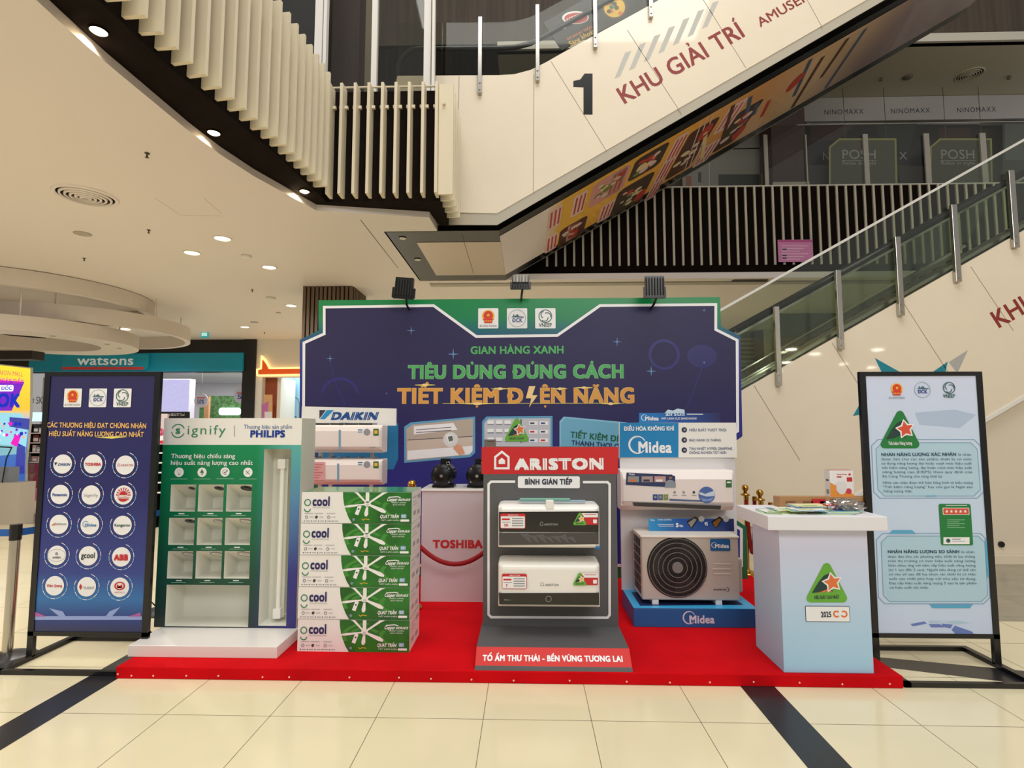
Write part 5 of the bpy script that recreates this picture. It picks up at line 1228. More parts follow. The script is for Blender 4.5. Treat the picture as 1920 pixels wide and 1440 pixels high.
for r_, (v, us) in enumerate(((963, (340, 394, 447)), (1026, (338, 391, 444)), (1088.5, (335, 388.5, 442)))):
    for u in us: m.rpx(fr, u - 5, v - .8, u + 6, v + 1, pw, 1); m.rpx(fr, u - 14, v + 3, u + 14, v + 4, M('faint_white'), 1)
m.build('cabinet', t)
m = MB(); m.box(-2.70, -1.68, 3.80, GY + .3, SZ, .152, M('plinth_white', (232, 228, 224), .3, coat=.2)); m.build('plinth', t, bevel=.004)
for k, (h, R, dk_) in enumerate(zip(holes[:9], (.022, .032, .042, .034, .03, .04, .045, .045, .05), (1, 1, 1, 1, 0, 0, 0, 0, 0))):
    hh_ = h[3] - h[2]; sl = .58 * hh_; nn = math.hypot(.2, sl)
    fd = Fr(((h[0] + h[1]) / 2 + .03, GY + .055, h[3] - sl * .275), (1, 0, 0), (0, .2, -sl), (0, -sl, -.2))
    mm = blackp if dk_ else plastic
    m = MB(); m.disc(fd, (0, 0), R, mm, 3, 24); m.arc(fd, (0, 0), R, R * .16, 0, 6.2832, mm if dk_ else greyp, 5, 24)
    m.disc(fd, (0, 0), R * .45, M('lamp_dark_core', (70, 66, 62), .3, .5) if dk_ else nich, 6, 16)
    o = m.build('recessed_downlight', t)
    if dk_: o['label'] = 'dark recessed downlight'
h = holes[10]; m = MB(); xc = (h[0] + h[1]) / 2
ua = G(519, 862)[1]; ub = G(513, 1166)[1]
m.box(xc - .035, xc + .035, GY + .11, GY + .158, ub, ua, nich); m.build('batten_fitting', t)
m = MB(); m.cyl((xc, GY + .09, ub + .06), (xc, GY + .09, ua - .06), .017, .017, M('tube_white', (240, 240, 230), .25), 16); m.build('tube_lamp', t)
for z0_, z1_ in ((ub, ub + .07), (ua - .07, ua)): m = MB(); m.box(xc - .028, xc + .028, GY + .065, GY + .11, z0_, z1_, plastic); m.build('lamp_holder', t)
m = MB(); m.tube([(h[1] - .03, GY + .1, ua - .02), (h[1] - .028, GY + .1, 1.0), (h[1] - .032, GY + .1, ub + .05)], .008, M('tube_white'), 8)
m.build('spare_tube', t)
for z in (ua - .01, ub + .04): m = MB(); m.bar((h[1] - .04, GY + .06, z), (h[1] - .015, GY + .06, z - .01), .006, .006, steel); m.build('lamp_clip', t)

# ================================================================= FAN CARTONS
QY = 3.92
fr = front(QY)
bx0, bx1 = -1.592, -.812
H_ = .2185
tops = SZ + 5 * H_
z0b = SZ + 4 * H_
def bq(u, v): return fr.q(u, v)
t = None
m = MB(); cw = M('carton_white', (238, 236, 234), .4); cg = GM('carton_green', (.8, 0, .6), [(-.9, (22, 84, 34)), (-.35, (40, 120, 36)), (-.1, (90, 160, 50)), (.2, (36, 104, 30))], .35)
cgx = M('carton_green_flat', (36, 112, 36), .35, var=.35, vscale=7); ctop = M('carton_top', (52, 150, 84), .25, coat=.4)
m.box(bx0, bx1, QY, QY + .34, z0b, tops - .003, cw)
m.poly(Fr((0, 0, tops - .003), (1, 0, 0), (0, 1, 0), (0, 0, 1)), [(bx0, QY), (bx1, QY), (bx1, QY + .34), (bx0, QY + .34)], ctop, 1)
# local drawing box: s along 0..1 width, t 0..1 height
def L_(s_, t_): return (bx0 + s_ * (bx1 - bx0), z0b + t_ * (H_ - .004))
arcp = [L_(.375 + .0, 1), L_(.378, .8), L_(.388, .6), L_(.405, .4), L_(.43, .18), L_(.462, 0), L_(1, 0), L_(1, 1)]
m.poly(fr, arcp, cgx, 1)
m.line(fr, [L_(.37, 1), L_(.373, .8), L_(.383, .6), L_(.4, .4), L_(.425, .18), L_(.455, 0)], .006, pw, 2)
for cx_, r_, k in ((.6, .1, 0), (.62, .16, 1), (.9, .12, 2)):
    m.arc(fr, L_(cx_, .5), r_, .03, .5 + k, 2.6 + k, M('swirl', (64, 142, 52), .35), 1.4, 16, .5)
gd_ = M('gcool_green', (44, 132, 82), .4); gn = M('gcool_navy', (38, 30, 96), .4)
def LT2(st, s0, s1, t_, cap, mm, L=3, w=.02, sh=0): m.text(fr, st, L_(s0, t_), L_(s1, t_), cap, mm, L, w, sh)
c_ = L_(.055, .66); m.arc(fr, c_, .021, .007, 0, 6.283, gd_, 3, 24); m.arc(fr, (c_[0], c_[1] - .043), .021, .007, math.pi, 2 * math.pi, gd_, 3, 14); 
LT2('cool', .1, .262, .56, .062, gn, 3, .04)
LT2('CHO CUỘC SỐNG XANH', .1, .26, .48, .008, greyp, 3, .01)
for k, s_ in enumerate((.03, .12, .23)):
    m.rrect(fr, *L_(s_, .3), *L_(s_ + .08, .315), .001, greyp, 3)
    c_ = L_(s_ + .02, .19); m.arc(fr, c_, .009, .003, 0, 6.283 if k != 1 else 5, darktxt, 3, 14)
    if k == 1: m.disc(fr, c_, .009, darktxt, 4, 5)
    LT2(('90%', '30%', '2 NĂM')[k], s_ + .045, s_ + .085, .17, .009, greyp, 3, .01)
for k in range(5): m.disc(fr, L_(.03 + .065 * k, .065), .004, darktxt, 3, 8); m.rrect(fr, *L_(.045 + .065 * k, .055), *L_(.08 + .065 * k, .075), .001, greyp, 3)
# ceiling fan picture
hub = L_(.6, .62); fw = M('fan_white', (240, 240, 238), .35)
for (dx, dz, w_) in ((-.16, -.02, .018), (.13, -.055, .03), (-.095, .1, .022), (.14, .1, .024), (-.008, -.085, .03)):
    ln = math.hypot(dx, dz); ex, ez = dx / ln, dz / ln; nx, nz = -ez, ex
    e = [(hub[0] + ex * a + nx * b, hub[1] + ez * a + nz * b) for a, b in ((.02, -w_ * .25), (ln * .8, -w_ * .5), (ln, -w_ * .3), (ln, w_ * .2), (ln * .8, w_ * .45), (.02, w_ * .25))]
    zt_ = L_(0, .995)[1]; e = [(a, min(b, zt_)) for a, b in e]
    m.poly(fr, e, fw, 3)
m.disc(fr, hub, .024, fw, 4, 20, .018); m.rrect(fr, hub[0] - .013, hub[1] + .01, hub[0] + .012, L_(0, .995)[1], .004, fw, 4)
m.disc(fr, (hub[0], hub[1] - .006), .012, M('fan_shadow', (205, 205, 200), .4), 5, 16)
rc = L_(.517, .42); rot = .35
rp = [(-.013, -.033), (.013, -.033), (.013, .033), (-.013, .033)]
m.poly(fr, [(rc[0] + a * math.cos(-rot) - b * math.sin(-rot), rc[1] + a * math.sin(-rot) + b * math.cos(-rot)) for a, b in rp], pw, 3); m.disc(fr, (rc[0] + .003, rc[1] + .008), .006, darktxt, 4, 12)
m.line(fr, [L_(.79, .84), L_(.87, .86), L_(.9, .83)], .006, pw, 3); LT2('Copper', .775, .87, .72, .022, pw, 3, .035, .3); LT2('SERIES', .875, .985, .73, .014, pw, 3, .03, .3)
LT2('ENERGY SAVING', .82, .95, .65, .008, pw, 3, .01); LT2('BLDC MOTOR', .83, .94, .58, .008, pw, 3, .01)
LT2('QUẠT TRẦN', .715, .885, .17, .022, pw, 3, .035, .25); LT2('TIẾT KIỆM ĐIỆN', .72, .89, .08, .008, pw, 3, .01, .2)
m.rrect(fr, *L_(.905, .17), *L_(.955, .3), .006, M('dc_blue', (120, 170, 200), .4), 3); LT2('DC', .912, .948, .195, .015, pw, 4, .03)
m.rrect(fr, *L_(.9, .06), *L_(.98, .13), .005, pw, 3)
m.disc(fr, L_(.478, .12), .011, M('badge_lilac', (130, 140, 170), .4), 3, 6); m.line(fr, [L_(.55, .14), L_(.565, .1), L_(.58, .14), L_(.62, .12)], .004, emblem_y, 3)
# right side of the carton
fs2 = Fr((bx1, QY, 0), (0, 1, 0), (0, 0, 1), (1, 0, 0))
for k, (a, b, z_, w_) in enumerate(((.03, .2, .17, .006), (.03, .16, .14, .004), (.03, .2, .12, .004), (.22, .31, .16, .03), (.06, .14, .06, .03), (.2, .28, .05, .03))): m.rrect(fs2, a, z0b + z_ - w_ / 2, b, z0b + z_ + w_ / 2, .001, M('side_print', (176, 170, 172), .5), 1)
base = Vector(((bx0 + bx1) / 2, QY + .17, z0b))
box0 = m.build('fan_carton', loc=base)
names = ['topmost fan carton of the stack, its green glossy top showing', 'second fan carton from the top of the stack', 'middle fan carton of the stack of five', 'fan carton directly on the bottom one of the stack', 'lowest fan carton of the stack, standing on the red carpet']
dxs = [0, -.002, -.004, -.007, -.004]; rzs = [0, .004, -.003, .002, -.002]
for k in range(5):
    o = box0 if k == 0 else copy_tree(box0)
    o.location = base + Vector((dxs[k], .002 * k, -H_ * k)); o.rotation_euler = (0, 0, rzs[k])
    tag(o, names[k], 'carton', 'stacked ceiling fan cartons')

# ================================================================= WALL AIR CONDITIONERS ON THE LEFT RACK
RY = 5.25
fr = front(RY)
t = thing('display_rack', 'white rack behind the fan cartons carrying the blue lettered header board', 'rack', (-1.6, RY + .1, SZ))
fr2 = front(RY + .12)
a, b = fr2.q(565, 797), fr2.q(743, 764); m = MB()
m.prism(fr2, [(a[0], a[1]), (b[0], fr2.q(743, 798)[1]), (b[0], fr2.q(743, 766)[1]), (a[0], fr2.q(570, 762)[1])], .03, plastic)
dkn = M('daikin_blue', (24, 78, 150), .4)
m.tpx(fr2, 'DAIKIN', (620, 786.5), (708, 786.5), 13, dkn, 2, .07, .25)
m.ppx(fr2, [(599, 769), (611, 769), (599, 785)], darktxt, 2); m.ppx(fr2, [(613, 769), (626, 769), (609, 786), (600, 786)], M('daikin_cyan', (40, 150, 205), .4), 2)
m.build('header_board', t)
for u in (592, 612, 690): x = fr.q(u, 900)[0]; m = MB(); m.box(x - .015, x + .015, RY + .1, RY + .13, SZ, a[1] - .01, plastic); m.build('post', t)
m = MB(); m.box(fr.q(575, 900)[0], fr.q(700, 900)[0], RY + .1, RY + .13, 1.2, 1.23, plastic); m.build('crossbar', t)
def ac_unit(name_lab, x0, x1, z0, z1, Y, depth, curved=.12):
    t = thing('air_conditioner', name_lab, 'air conditioner', ((x0 + x1) / 2, Y + depth, z0), None)
    H = z1 - z0
    prof = [(depth, 0), (depth * .35, .0), (depth * .1, H * .12), (0, H * .22), (0, H * .78), (depth * .08, H * .95), (depth * .2, H), (depth, H)]
    m = MB(); n = len(prof); vs = []
    k = depth * .1
    for x, ins in ((x0, k), (x0 + k, 0), (x1 - k, 0), (x1, k)):
        for a_, b_ in prof: vs.append((x, Y + max(a_, ins) if a_ < depth else Y + a_, z0 + b_))
    fs = []
    for s_ in range(3):
        for i in range(n): fs.append((s_ * n + i, s_ * n + (i + 1) % n, (s_ + 1) * n + (i + 1) % n, (s_ + 1) * n + i))
    fs += [tuple(range(n - 1, -1, -1)), tuple(3 * n + i for i in range(n))]
    m.add(vs, fs, pinkw); m.build('body', t, bevel=.006)
    return t
for k, (v0, v1, lab) in enumerate(((797, 848, 'wall air conditioner with a dark top grille, right under the blue lettered header board'), (860, 907, 'wall air conditioner with a pink sheet, just above the stacked fan cartons'))):
    a, b = fr.q(558, v1), fr.q(723, v0)
    t = ac_unit(lab, a[0], b[0], a[1], b[1], RY - .14, .22)
    f2 = front(RY - .141); m = MB(); z1 = b[1]
    for j in range(5): m.box(a[0] + .06, b[0] - .1, RY - .085 + j * .026, RY - .073 + j * .026, z1 - .004 + (0 if k else .004), z1 + (.01 if k else .018), M('grille_dark', (52, 50, 50), .4) if k == 0 else greyp)
    for j in range(6): x = a[0] + .06 + (b[0] - a[0] - .16) * j / 5; m.box(x, x + .006, RY - .09, RY + .05, z1, z1 + .02, greyp)
    m.build('top_grille', t)
    m = MB(); u = 635 if k == 0 else 632; tape = M('tape_blue', (120, 165, 190), .4)
    m.rpx(f2, u, v0 + 9, u + 4, v1 - 4, tape, 1); m.box(f2.q(u, v0)[0], f2.q(u + 4, v0)[0], RY - .12, RY + .06, z1 + .02, z1 + .023, tape); m.build('tape', t)
    m = MB(); y0 = 804 if k == 0 else 865; m.rpx(f2, 700, y0, 710, y0 + 13, M('energy_green', (60, 110, 60), .4), 1); m.rpx(f2, 702, y0 + 3, 708, y0 + 9, emblem_y, 2); m.build('energy_label', t)
    m = MB(); m.dpx(f2, 688, y0 + 6, 6.5, greyp, 1, 8); m.rpx(f2, 671, y0 + 1, 680, y0 + 3, bluep, 1); m.rpx(f2, 671, y0 + 5, 679, y0 + 7, tape, 1); m.build('sticker', t)
    m = MB(); 
    if k: 
        m.rpx(f2, 585, 866, 610, 900, M('sheet_pink', (226, 168, 168), .5), 1)
        for j in range(6): m.rpx(f2, 588, 870 + j * 5, 606 - (j % 3) * 4, 871.5 + j * 5, M('sheet_red', (206, 110, 110), .5), 2)
        m.build('paper_sheet', t)
    else: m.rpx(f2, 560, 846, 716, 847.5, greyp, 1); m.rpx(f2, 692, 838, 704, 839.5, greyp, 1); m.build('outlet_flap', t)

# ================================================================= WHITE TABLE WITH MOTORS
TY = 5.05
fr = front(TY)
tx0, tz = -.955, fr.q(850, 917)[1]
t = thing('display_table', 'cloth-covered white table with red lettering behind the grey water heater stand', 'table', (-.3, TY + .25, SZ))
m = MB(); m.box(tx0, .35, TY, TY + .45, SZ, tz - .02, M('table_cloth', (214, 204, 210), .7, bump=.15, bscale=4)); m.tpx(fr, 'TOSHIBA', (812, 1027), (905, 1027), 14, redp, 2, .055); m.build('cloth_front', t)
m = MB(); m.box(tx0 - .01, .36, TY - .01, TY + .46, tz - .02, tz, plastic); m.build('table_top', t, bevel=.003)
mk = M('motor_black', (16, 16, 18), .35, .4)
for k, (u, lab) in enumerate(((827, 'black electric motor on the white table, the fully visible one'), (894, 'black electric motor on the white table, half hidden by the red header'))):
    x = fr.q(u, 890)[0]; Y = TY + .1; zc = tz + .115; R = .1
    t = thing('electric_motor', lab, 'motor', (x, Y + .1, tz), 'black motors on the white table')
    m = MB(); m.cyl((x, Y, zc), (x, Y + .22, zc), R, R, mk, 32)
    for j in range(20):
        a_ = 2 * math.pi * j / 20; m.bar((x + math.cos(a_) * R, Y + .03, zc + math.sin(a_) * R), (x + math.cos(a_) * R, Y + .2, zc + math.sin(a_) * R), .02, .006, mk, up=(math.sin(a_), 0, math.cos(a_)))
    m.lathe([(R * 1.05, -.0), (R * 1.05, .02), (R * .6, .035), (.03, .045)], (x, Y, zc), mk, 32, 'y'); m.build('housing', t)
    m = MB(); m.box(x - .1, x + .1, Y + .02, Y + .2, tz, tz + .025, mk); m.box(x - .06, x + .06, Y + .04, Y + .16, tz, zc - .06, mk); m.build('foot', t)
    m = MB(); m.box(x - .03, x + .05, Y + .05, Y + .17, zc + R * .9, zc + R + .05, mk); m.build('terminal_box', t, bevel=.004)
    m = MB(); m.cyl((x, Y - .04, zc), (x, Y - .09, zc), .014, .014, steel, 16); m.build('shaft', t)
    m = MB(); m.tube([(x + .045 + .015 * math.cos(a_), Y + .03, zc + R * .85 + .02 + .015 * math.sin(a_)) for a_ in [j * math.pi / 6 for j in range(13)]], .005, steel, 6); m.build('lifting_eye', t)
    for a_ in (.8, 2.35, 3.9, 5.5): m = MB(); m.cyl((x + .085 * math.cos(a_), Y - .001, zc + .085 * math.sin(a_)), (x + .085 * math.cos(a_), Y - .028, zc + .085 * math.sin(a_)), .008, .008, steel, 8); m.build('bolt', t)

# ================================================================= BRASS ROPE POSTS AND RED ROPES
bg_ = 'brass rope posts'
def brass_post(x, y, zbase, h, lab):
    t = thing('rope_post', lab, 'rope post', (x, y, zbase), bg_)
    m = MB(); m.lathe([(.1, 0), (.1, .015), (.08, .03), (.03, .05), (.025, .06)], (x, y, zbase), gold, 28); m.build('base', t)
    m = MB(); m.cyl((x, y, zbase + .05), (x, y, zbase + h - .1), .019, .019, gold, 16); m.build('pole', t)
    m = MB(); m.lathe([(.05, h - .12), (.05, h - .105), (.022, h - .1), (.018, h - .07)], (x, y, zbase), gold, 20); m.build('hook_collar', t)
    m = MB(); R = .038; m.lathe([(R * math.sin(a_), h - .04 - R * math.cos(a_)) for a_ in [math.pi * j / 12 + .001 for j in range(13)]], (x, y, zbase), gold, 20); m.build('ball', t)
p = atY(779, 908, 4.86); brass_post(p.x - .03, 4.86, SZ, p.z - SZ + .04, 'brass rope post whose ball peeks out behind the top fan carton')
brass_post(-.24, 4.82, SZ, 1.02, 'brass rope post hidden behind the grey water heater stand')
q1 = atZ(1409, 1071, 0); 
pA = atY(1397, 915, 6.35); pB = atY(1421, 923, 6.25)
brass_post(pA.x, 6.35, 0, pA.z + .04, 'brass rope post with a round ball right of the backdrop, nearer the backdrop edge')
brass_post(pB.x, 6.2, 0, pB.z + .04, 'brass rope post with a round ball right of the backdrop, nearer the white counter')
def rope(a, b, sag, lab, n=16, r_=.02):
    a, b = Vector(a), Vector(b); pts = [a.lerp(b, k / n) - Vector((0, 0, sag * (1 - (2 * k / n - 1) ** 2))) for k in range(n + 1)]
    m = MB(); m.tube(pts, r_, red_rope, 10)
    for e, d in ((0, 1), (-1, -2)): m.cyl(pts[e], pts[e] + (pts[d if e == 0 else -2] - pts[e]).normalized() * .05, .026, .026, gold, 12)
    return tag(m.build('velvet_rope'), lab, 'rope', 'red velvet ropes')
rope((p.x + .0, 4.82, .66), (-.27, 4.8, .66), .2, 'red velvet rope sagging in front of the white lettered table')
rope((pA.x, 6.33, pA.z - .08), (pA.x + .09, 6.32, pA.z - .09), .62, 'red velvet rope hanging in a loop from the post beside the backdrop edge', 20)
rope((pB.x + .0, 6.18, pB.z - .08), (pB.x + .1, 6.17, pB.z - .1), .7, 'red velvet rope hanging in a loop from the post nearest the white counter', 20)
rope((-2.95, 4.75, .82), (-2.83, 4.3, .3), .12, 'red velvet rope hanging in the gap left of the green display')
m = MB(); m.tube([(-2.83, 4.5, .03), (-2.9, 4.4, .2), (-2.96, 4.35, .3), (-2.97, 4.3, .15), (-2.85, 4.3, .02), (-2.8, 4.25, .02)], .007, blackp, 6); tag(m.build('power_cable'), 'black cable loop on the floor left of the green display', 'cable')

# ================================================================= GREY WATER HEATER STAND
AY = 4.16
fr = front(AY); A = fr.q
ax0, ax1 = -.338, .66
az0, az1 = atY(1030, 1173, AY).z, A(1030, 838)[1]
t = thing('heater_stand', 'grey stand with a red header and slanted red foot holding two water heaters', 'display stand', ((ax0 + ax1) / 2, AY, SZ))
gm = M('stand_grey', (88, 88, 90), .5); rm = M('stand_red', (200, 30, 34), .4, coat=.2)
m = MB(); m.box(ax0 + .01, ax1 - .005, AY, AY + .12, az0 - .02, az1, gm)
m.ppx(fr, [(903, 838), (1160, 838), (1159, 889), (903, 889)], rm, 1)
m.tpx(fr, 'ARISTON', (967, 880), (1134, 879), 19, pw, 3, .075, track=.06)
m.lpx(fr, [(928.5, 878), (928.5, 857), (941, 847), (953.5, 857), (953.5, 878)], 4, pw, 3, True); m.ppx(fr, [(935, 870), (935, 863), (941, 858), (947, 863), (947, 870)], pw, 3)
m.lpx(fr, [(966, 903), (921, 903), (916, 908), (916, 1152), (921, 1157), (1139, 1158), (1143, 1153), (1143, 908), (1139, 904), (1093, 904)], 4.5, pw, 2)
m.rrpx(fr, 971, 893, 1087, 915, 3, pw, 3); m.tpx(fr, 'BÌNH GIÁN TIẾP', (984, 908), (1073, 908), 9.5, darktxt, 4, .06)
m.build('panel', t)
m = MB(); zf = .178
vs = [(ax0 - .003, 3.66, SZ), (ax1 + .003, 3.66, SZ), (ax0, 3.67, SZ + .025), (ax1, 3.67, SZ + .025), (ax0 - .0, 3.77, zf), (ax1, 3.77, zf), (ax0, AY + .1, zf), (ax1, AY + .1, zf), (ax0, AY + .1, SZ), (ax1, AY + .1, SZ)]
m.add(vs, [(0, 1, 3, 2), (4, 5, 7, 6), (6, 7, 9, 8), (0, 2, 4, 6, 8), (1, 9, 7, 5, 3)], gm); m.add(vs, [(2, 3, 5, 4)], M('foot_red', (208, 38, 34), .6))
d_ = Vector((0, .1, zf - SZ - .025)).normalized(); frs = Fr((0, 3.67, SZ + .025), (1, 0, 0), tuple(d_), (0, -d_.z, d_.y))
m.tpx(frs, 'TỔ ẤM THƯ THÁI - BỀN VỮNG TƯƠNG LAI', (905, 1239), (1169, 1241), 10.5, pw, 2, .05); m.build('base', t)
def heater(lab, u0, v0, u1, v1, kind):
    Y = 3.93; f_ = front(Y); a, b = f_.q(u0, v1), f_.q(u1, v0); x0, x1, z0, z1 = a[0], b[0], a[1], b[1]
    if kind == 1: z1 = f_.q(u1, v0 + 9)[1]
    else: z1 = f_.q(u1, v0 + 12)[1]
    t = thing('water_heater', lab, 'water heater', ((x0 + x1) / 2, Y + .22, z0), 'white electric water heaters on the grey stand')
    R = .045; prof = [(.225, 0), (.02, 0), (0, .015)]
    Hh = z1 - z0
    prof += [(0, Hh - R)] + [(R * 1.6 * (1 - math.cos(k * math.pi / 10)), Hh - R + R * math.sin(k * math.pi / 10)) for k in range(1, 6)] + [(.225, Hh)]
    m = MB(); n = len(prof); vs = []
    for x, ins, dz in ((x0, .03, -.012), (x0 + .012, .012, -.003), (x0 + .03, 0, 0), (x1 - .03, 0, 0), (x1 - .012, .012, -.003), (x1, .03, -.012)):
        for a_, b_ in prof: vs.append((x, Y + min(.225, max(a_, ins)), z0 + (b_ + dz if b_ > .1 else b_)))
    fs = []
    for s_ in range(5):
        for i in range(n): fs.append((s_ * n + i, s_ * n + (i + 1) % n, (s_ + 1) * n + (i + 1) % n, (s_ + 1) * n + i))
    fs += [tuple(range(n - 1, -1, -1)), tuple(5 * n + i for i in range(n))]
    m.add(vs, fs, plastic, False); m.build('body', t)
    f_ = front(Y - .002)
    fb_ = M('glossy_black', (16, 15, 17), .12, coat=.5)
    if kind == 1:
        m = MB(); m.prism(f_, [f_.q(*p) for p in ((935.5, 960), (1122.5, 958.5), (1122.5, 998), (935.5, 997))], .02, fb_, h=.004)
        f3 = front(Y - .006); m.tpx(f3, 'ARISTON', (1020, 985), (1046, 985), 3.6, M('dim_white'), 2, .02); m.lpx(f3, [(1013, 985), (1013, 980), (1015.5, 978), (1018, 980), (1018, 985)], .8, M('dim_white'), 2, True); m.build('front_band', t)
        m = MB(); m.prism(f_, [f_.q(*p) for p in ((935.5, 999), (1122.5, 999), (1122.5, 1020), (935.5, 1022))], .02, M('film_grey', (66, 64, 66), .15, coat=.4), h=.004)
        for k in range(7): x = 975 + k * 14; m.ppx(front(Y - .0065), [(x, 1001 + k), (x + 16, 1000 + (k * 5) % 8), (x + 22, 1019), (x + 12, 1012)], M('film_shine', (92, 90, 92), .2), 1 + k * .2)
        m.build('lower_panel', t)
        m = MB(); m.box(x0 + .14, x1 - .09, Y + .05, Y + .08, z1 + .01, z1 + .025, M('foam_blue', (150, 178, 196), .6)); m.box(x0 + .15, x1 - .2, Y + .045, Y + .075, z1 + .024, z1 + .038, M('foam_green', (120, 176, 160), .6)); m.build('foam_strip', t, bevel=.004)
        m = MB(); m.box((x0 + x1) / 2 - .02, (x0 + x1) / 2 + .035, Y + .0, Y + .07, z1 - .03, z1 + .03, plastic); m.build('clip', t, bevel=.005)
        m = MB(); m.box(x1 - .03, x1 + .002, Y - .006, Y + .02, z0 - .003, z0 + .01, bluep); m.build('corner_tape', t)
        lv = 963
    else:
        m = MB(); m.prism(f_, [f_.q(*p) for p in ((935, 1112), (1123, 1111.5), (1123.5, 1134), (936, 1133))], .02, fb_, h=.004)
        f3 = front(Y - .006); c_ = f3.q(1028.5, 1123); m.arc(f3, c_, .019, .004, 0, 6.283, M('ring_grey', (150, 150, 150), .3, .6), 2, 28); m.tpx(f3, 'Slim', (945, 1126), (957, 1126), 3, M('dim_white'), 2, 0); m.build('front_band', t)
        f3 = front(Y - .001); m = MB(); m.tpx(f3, 'ARISTON', (1022, 1098.5), (1048, 1098.5), 3.8, greyp, 2, .03); m.lpx(f3, [(1013.5, 1098), (1013.5, 1094), (1016.5, 1091.5), (1019.5, 1094), (1019.5, 1098)], .8, greyp, 2, True); m.build('logo_mark', t)
        lv = 1076
    du = 0 if kind == 1 else 3
    f4 = front(Y - .0075); m = MB(); m.rrpx(f4, 938 + du, lv, 985 + du, lv + 28, 3, redp, 1); m.rrpx(f4, 939 + du, lv + 5, 984 + du, lv + 27, 2, pw, 2)
    m.tpx(f4, 'ARISTON', (952 + du, lv + 4), (972 + du, lv + 4), 2.6, pw, 3, .01); m.rpx(f4, 941 + du, lv + 9, 956 + du, lv + 12, redp, 3)
    for k in range(4): m.rpx(f4, 960 + du, lv + 8 + 4.5 * k, 981 + du, lv + 10 + 4.5 * k, greyp, 3)
    m.tpx(f4, '50' if kind == 1 else '7', (945 + du, lv + 24), ((953 if kind == 1 else 949) + du, lv + 24), 5, redp, 3, .03); m.lpx(f4, [(941 + du, lv + 16), (957 + du, lv + 16)], .8, darktxt, 3)
    m.build('warranty_label', t)
    m = MB(); yo = 962 if kind == 1 else 1075
    m.rpx(f4, 1090, yo + 0, 1121, yo + 22, redp, 1); m.ppx(f4, [(1090, yo), (1121, yo), (1121, yo + 8), (1096, yo + 8)], pw, 2); m.rrpx(f4, 1112, yo + 12, 1119, yo + 19, 1, pw, 3); m.rpx(f4, 1096, yo + 2, 1118, yo + 3, redp, 3)
    tri_badge(m, f4, 1087, yo + 22, 12.5, lgreen, 'HIỆU SUẤT', darktxt, M('star_gold', (236, 190, 90), .4), 4); m.build('energy_label', t)
heater('white water heater with a black band and blue foam on top, upper of the two', 934, 938, 1124, 1027, 1)
heater('white water heater with a black base band and round dial, lower of the two', 934, 1044, 1124.5, 1138, 2)

# ================================================================= BLUE AIR CONDITIONER DISPLAY
MX0, MX1, MY0, MY1 = .822, 1.775, 4.465, 4.98
mz = atY(1300, 1141, MY0).z
t = thing('conditioner_stand', 'blue platform with a white back panel and blue header for air conditioners', 'display stand', ((MX0 + MX1) / 2, MY0 + .25, SZ))
mb2 = M('platform_blue', (22, 96, 160), .4); fr = front(MY0)
m = MB(); m.box(MX0, MX1, MY0, MY1, SZ, mz, mb2)
m.poly(Fr((0, 0, mz), (1, 0, 0), (0, 1, 0), (0, 0, 1)), [(MX0, MY0), (MX1, MY0), (MX1, MY1), (MX0, MY1)], M('platform_top', (60, 170, 225), .35), 1)
m.poly(Fr((0, 0, mz), (1, 0, 0), (0, 1, 0), (0, 0, 1)), [(MX0 + .06, MY0 + .05), (MX1 - .07, MY0 + .1), (MX1 - .1, MY1 - .1), (MX0 + .06, MY1 - .1)], M('mat_navy', (24, 36, 84), .5), 2)
def midea_logo(m, fr, u, v, r_, u0, u1, cap, mm, L=2):
    c_ = fr.q(u, v); R = abs(fr.q(u + r_, v)[0] - c_[0]); m.arc(fr, c_, R, R * .12, .5, 5.6, mm, L, 30); m.arc(fr, (c_[0] + R * .05, c_[1]), R * .93, R * .1, 1.5, 4.6, mm, L, 20)
    m.tpx(fr, 'Midea', (u0, v + cap * .72), (u1, v + cap * .72), cap, mm, L + 1, .04)
midea_logo(m, fr, 1292, 1158, 11.5, 1292, 1340, 14, M('mid_silver', (215, 225, 240), .3))
m.build('platform', t, bevel=.004)
BPY = MY1 - .03; fb5 = front(BPY); hx0, hx1 = fb5.q(1163, 900)[0], fb5.q(1379, 900)[0]
m = MB(); m.box(hx0, hx1, BPY, BPY + .03, mz, fb5.q(1270, 857)[1], M('panel_white', (226, 224, 226), .35, coat=.3)); m.build('back_panel', t)
fh = front(BPY - .02); m = MB(); a, b = fh.q(1162, 857.5), fh.q(1380, 792.5)
m.box(a[0], b[0], BPY - .02, BPY + .03, a[1], b[1], plastic)
m.ppx(fh, [(1162, 792.5), (1272, 793), (1272, 857.5), (1162, 857.5)], M('midea_blue', (14, 130, 190), .35, coat=.2), 1)
m.tpx(fh, 'ĐIỀU HÒA KHÔNG KHÍ', (1170, 807.5), (1264, 807), 7.5, pw, 3, .04); midea_logo(m, fh, 1195, 834, 16, 1196, 1260, 20, pw, 2)
for k, (v, tx) in enumerate(((806, ('HIỆU SUẤT VƯỢT TRỘI',)), (825, ('BẢO HÀNH 25 THÁNG',)), (844, ('TẢN NHIỆT HYPER GRAPFINS', 'CHỐNG ĂN MÒN TỐT HƠN')))):
    m.dpx(fh, 1283, v, 5.2, M('icon_navy', (44, 50, 74), .4), 1); m.dpx(fh, 1283.5, v, 2.4, greyp, 2, 6)
    for j, s_ in enumerate(tx): m.tpx(fh, s_, (1292, v + 2.5 + (j * 7.5 - 3 if len(tx) > 1 else 0)), ((1362, 1352, 1373, 1362)[k + j], v + 2.5 + (j * 7.5 - 3 if len(tx) > 1 else 0)), 4.6, M('slate_blue', (88, 104, 140), .4), 2, .02)
m.build('header_board', t)
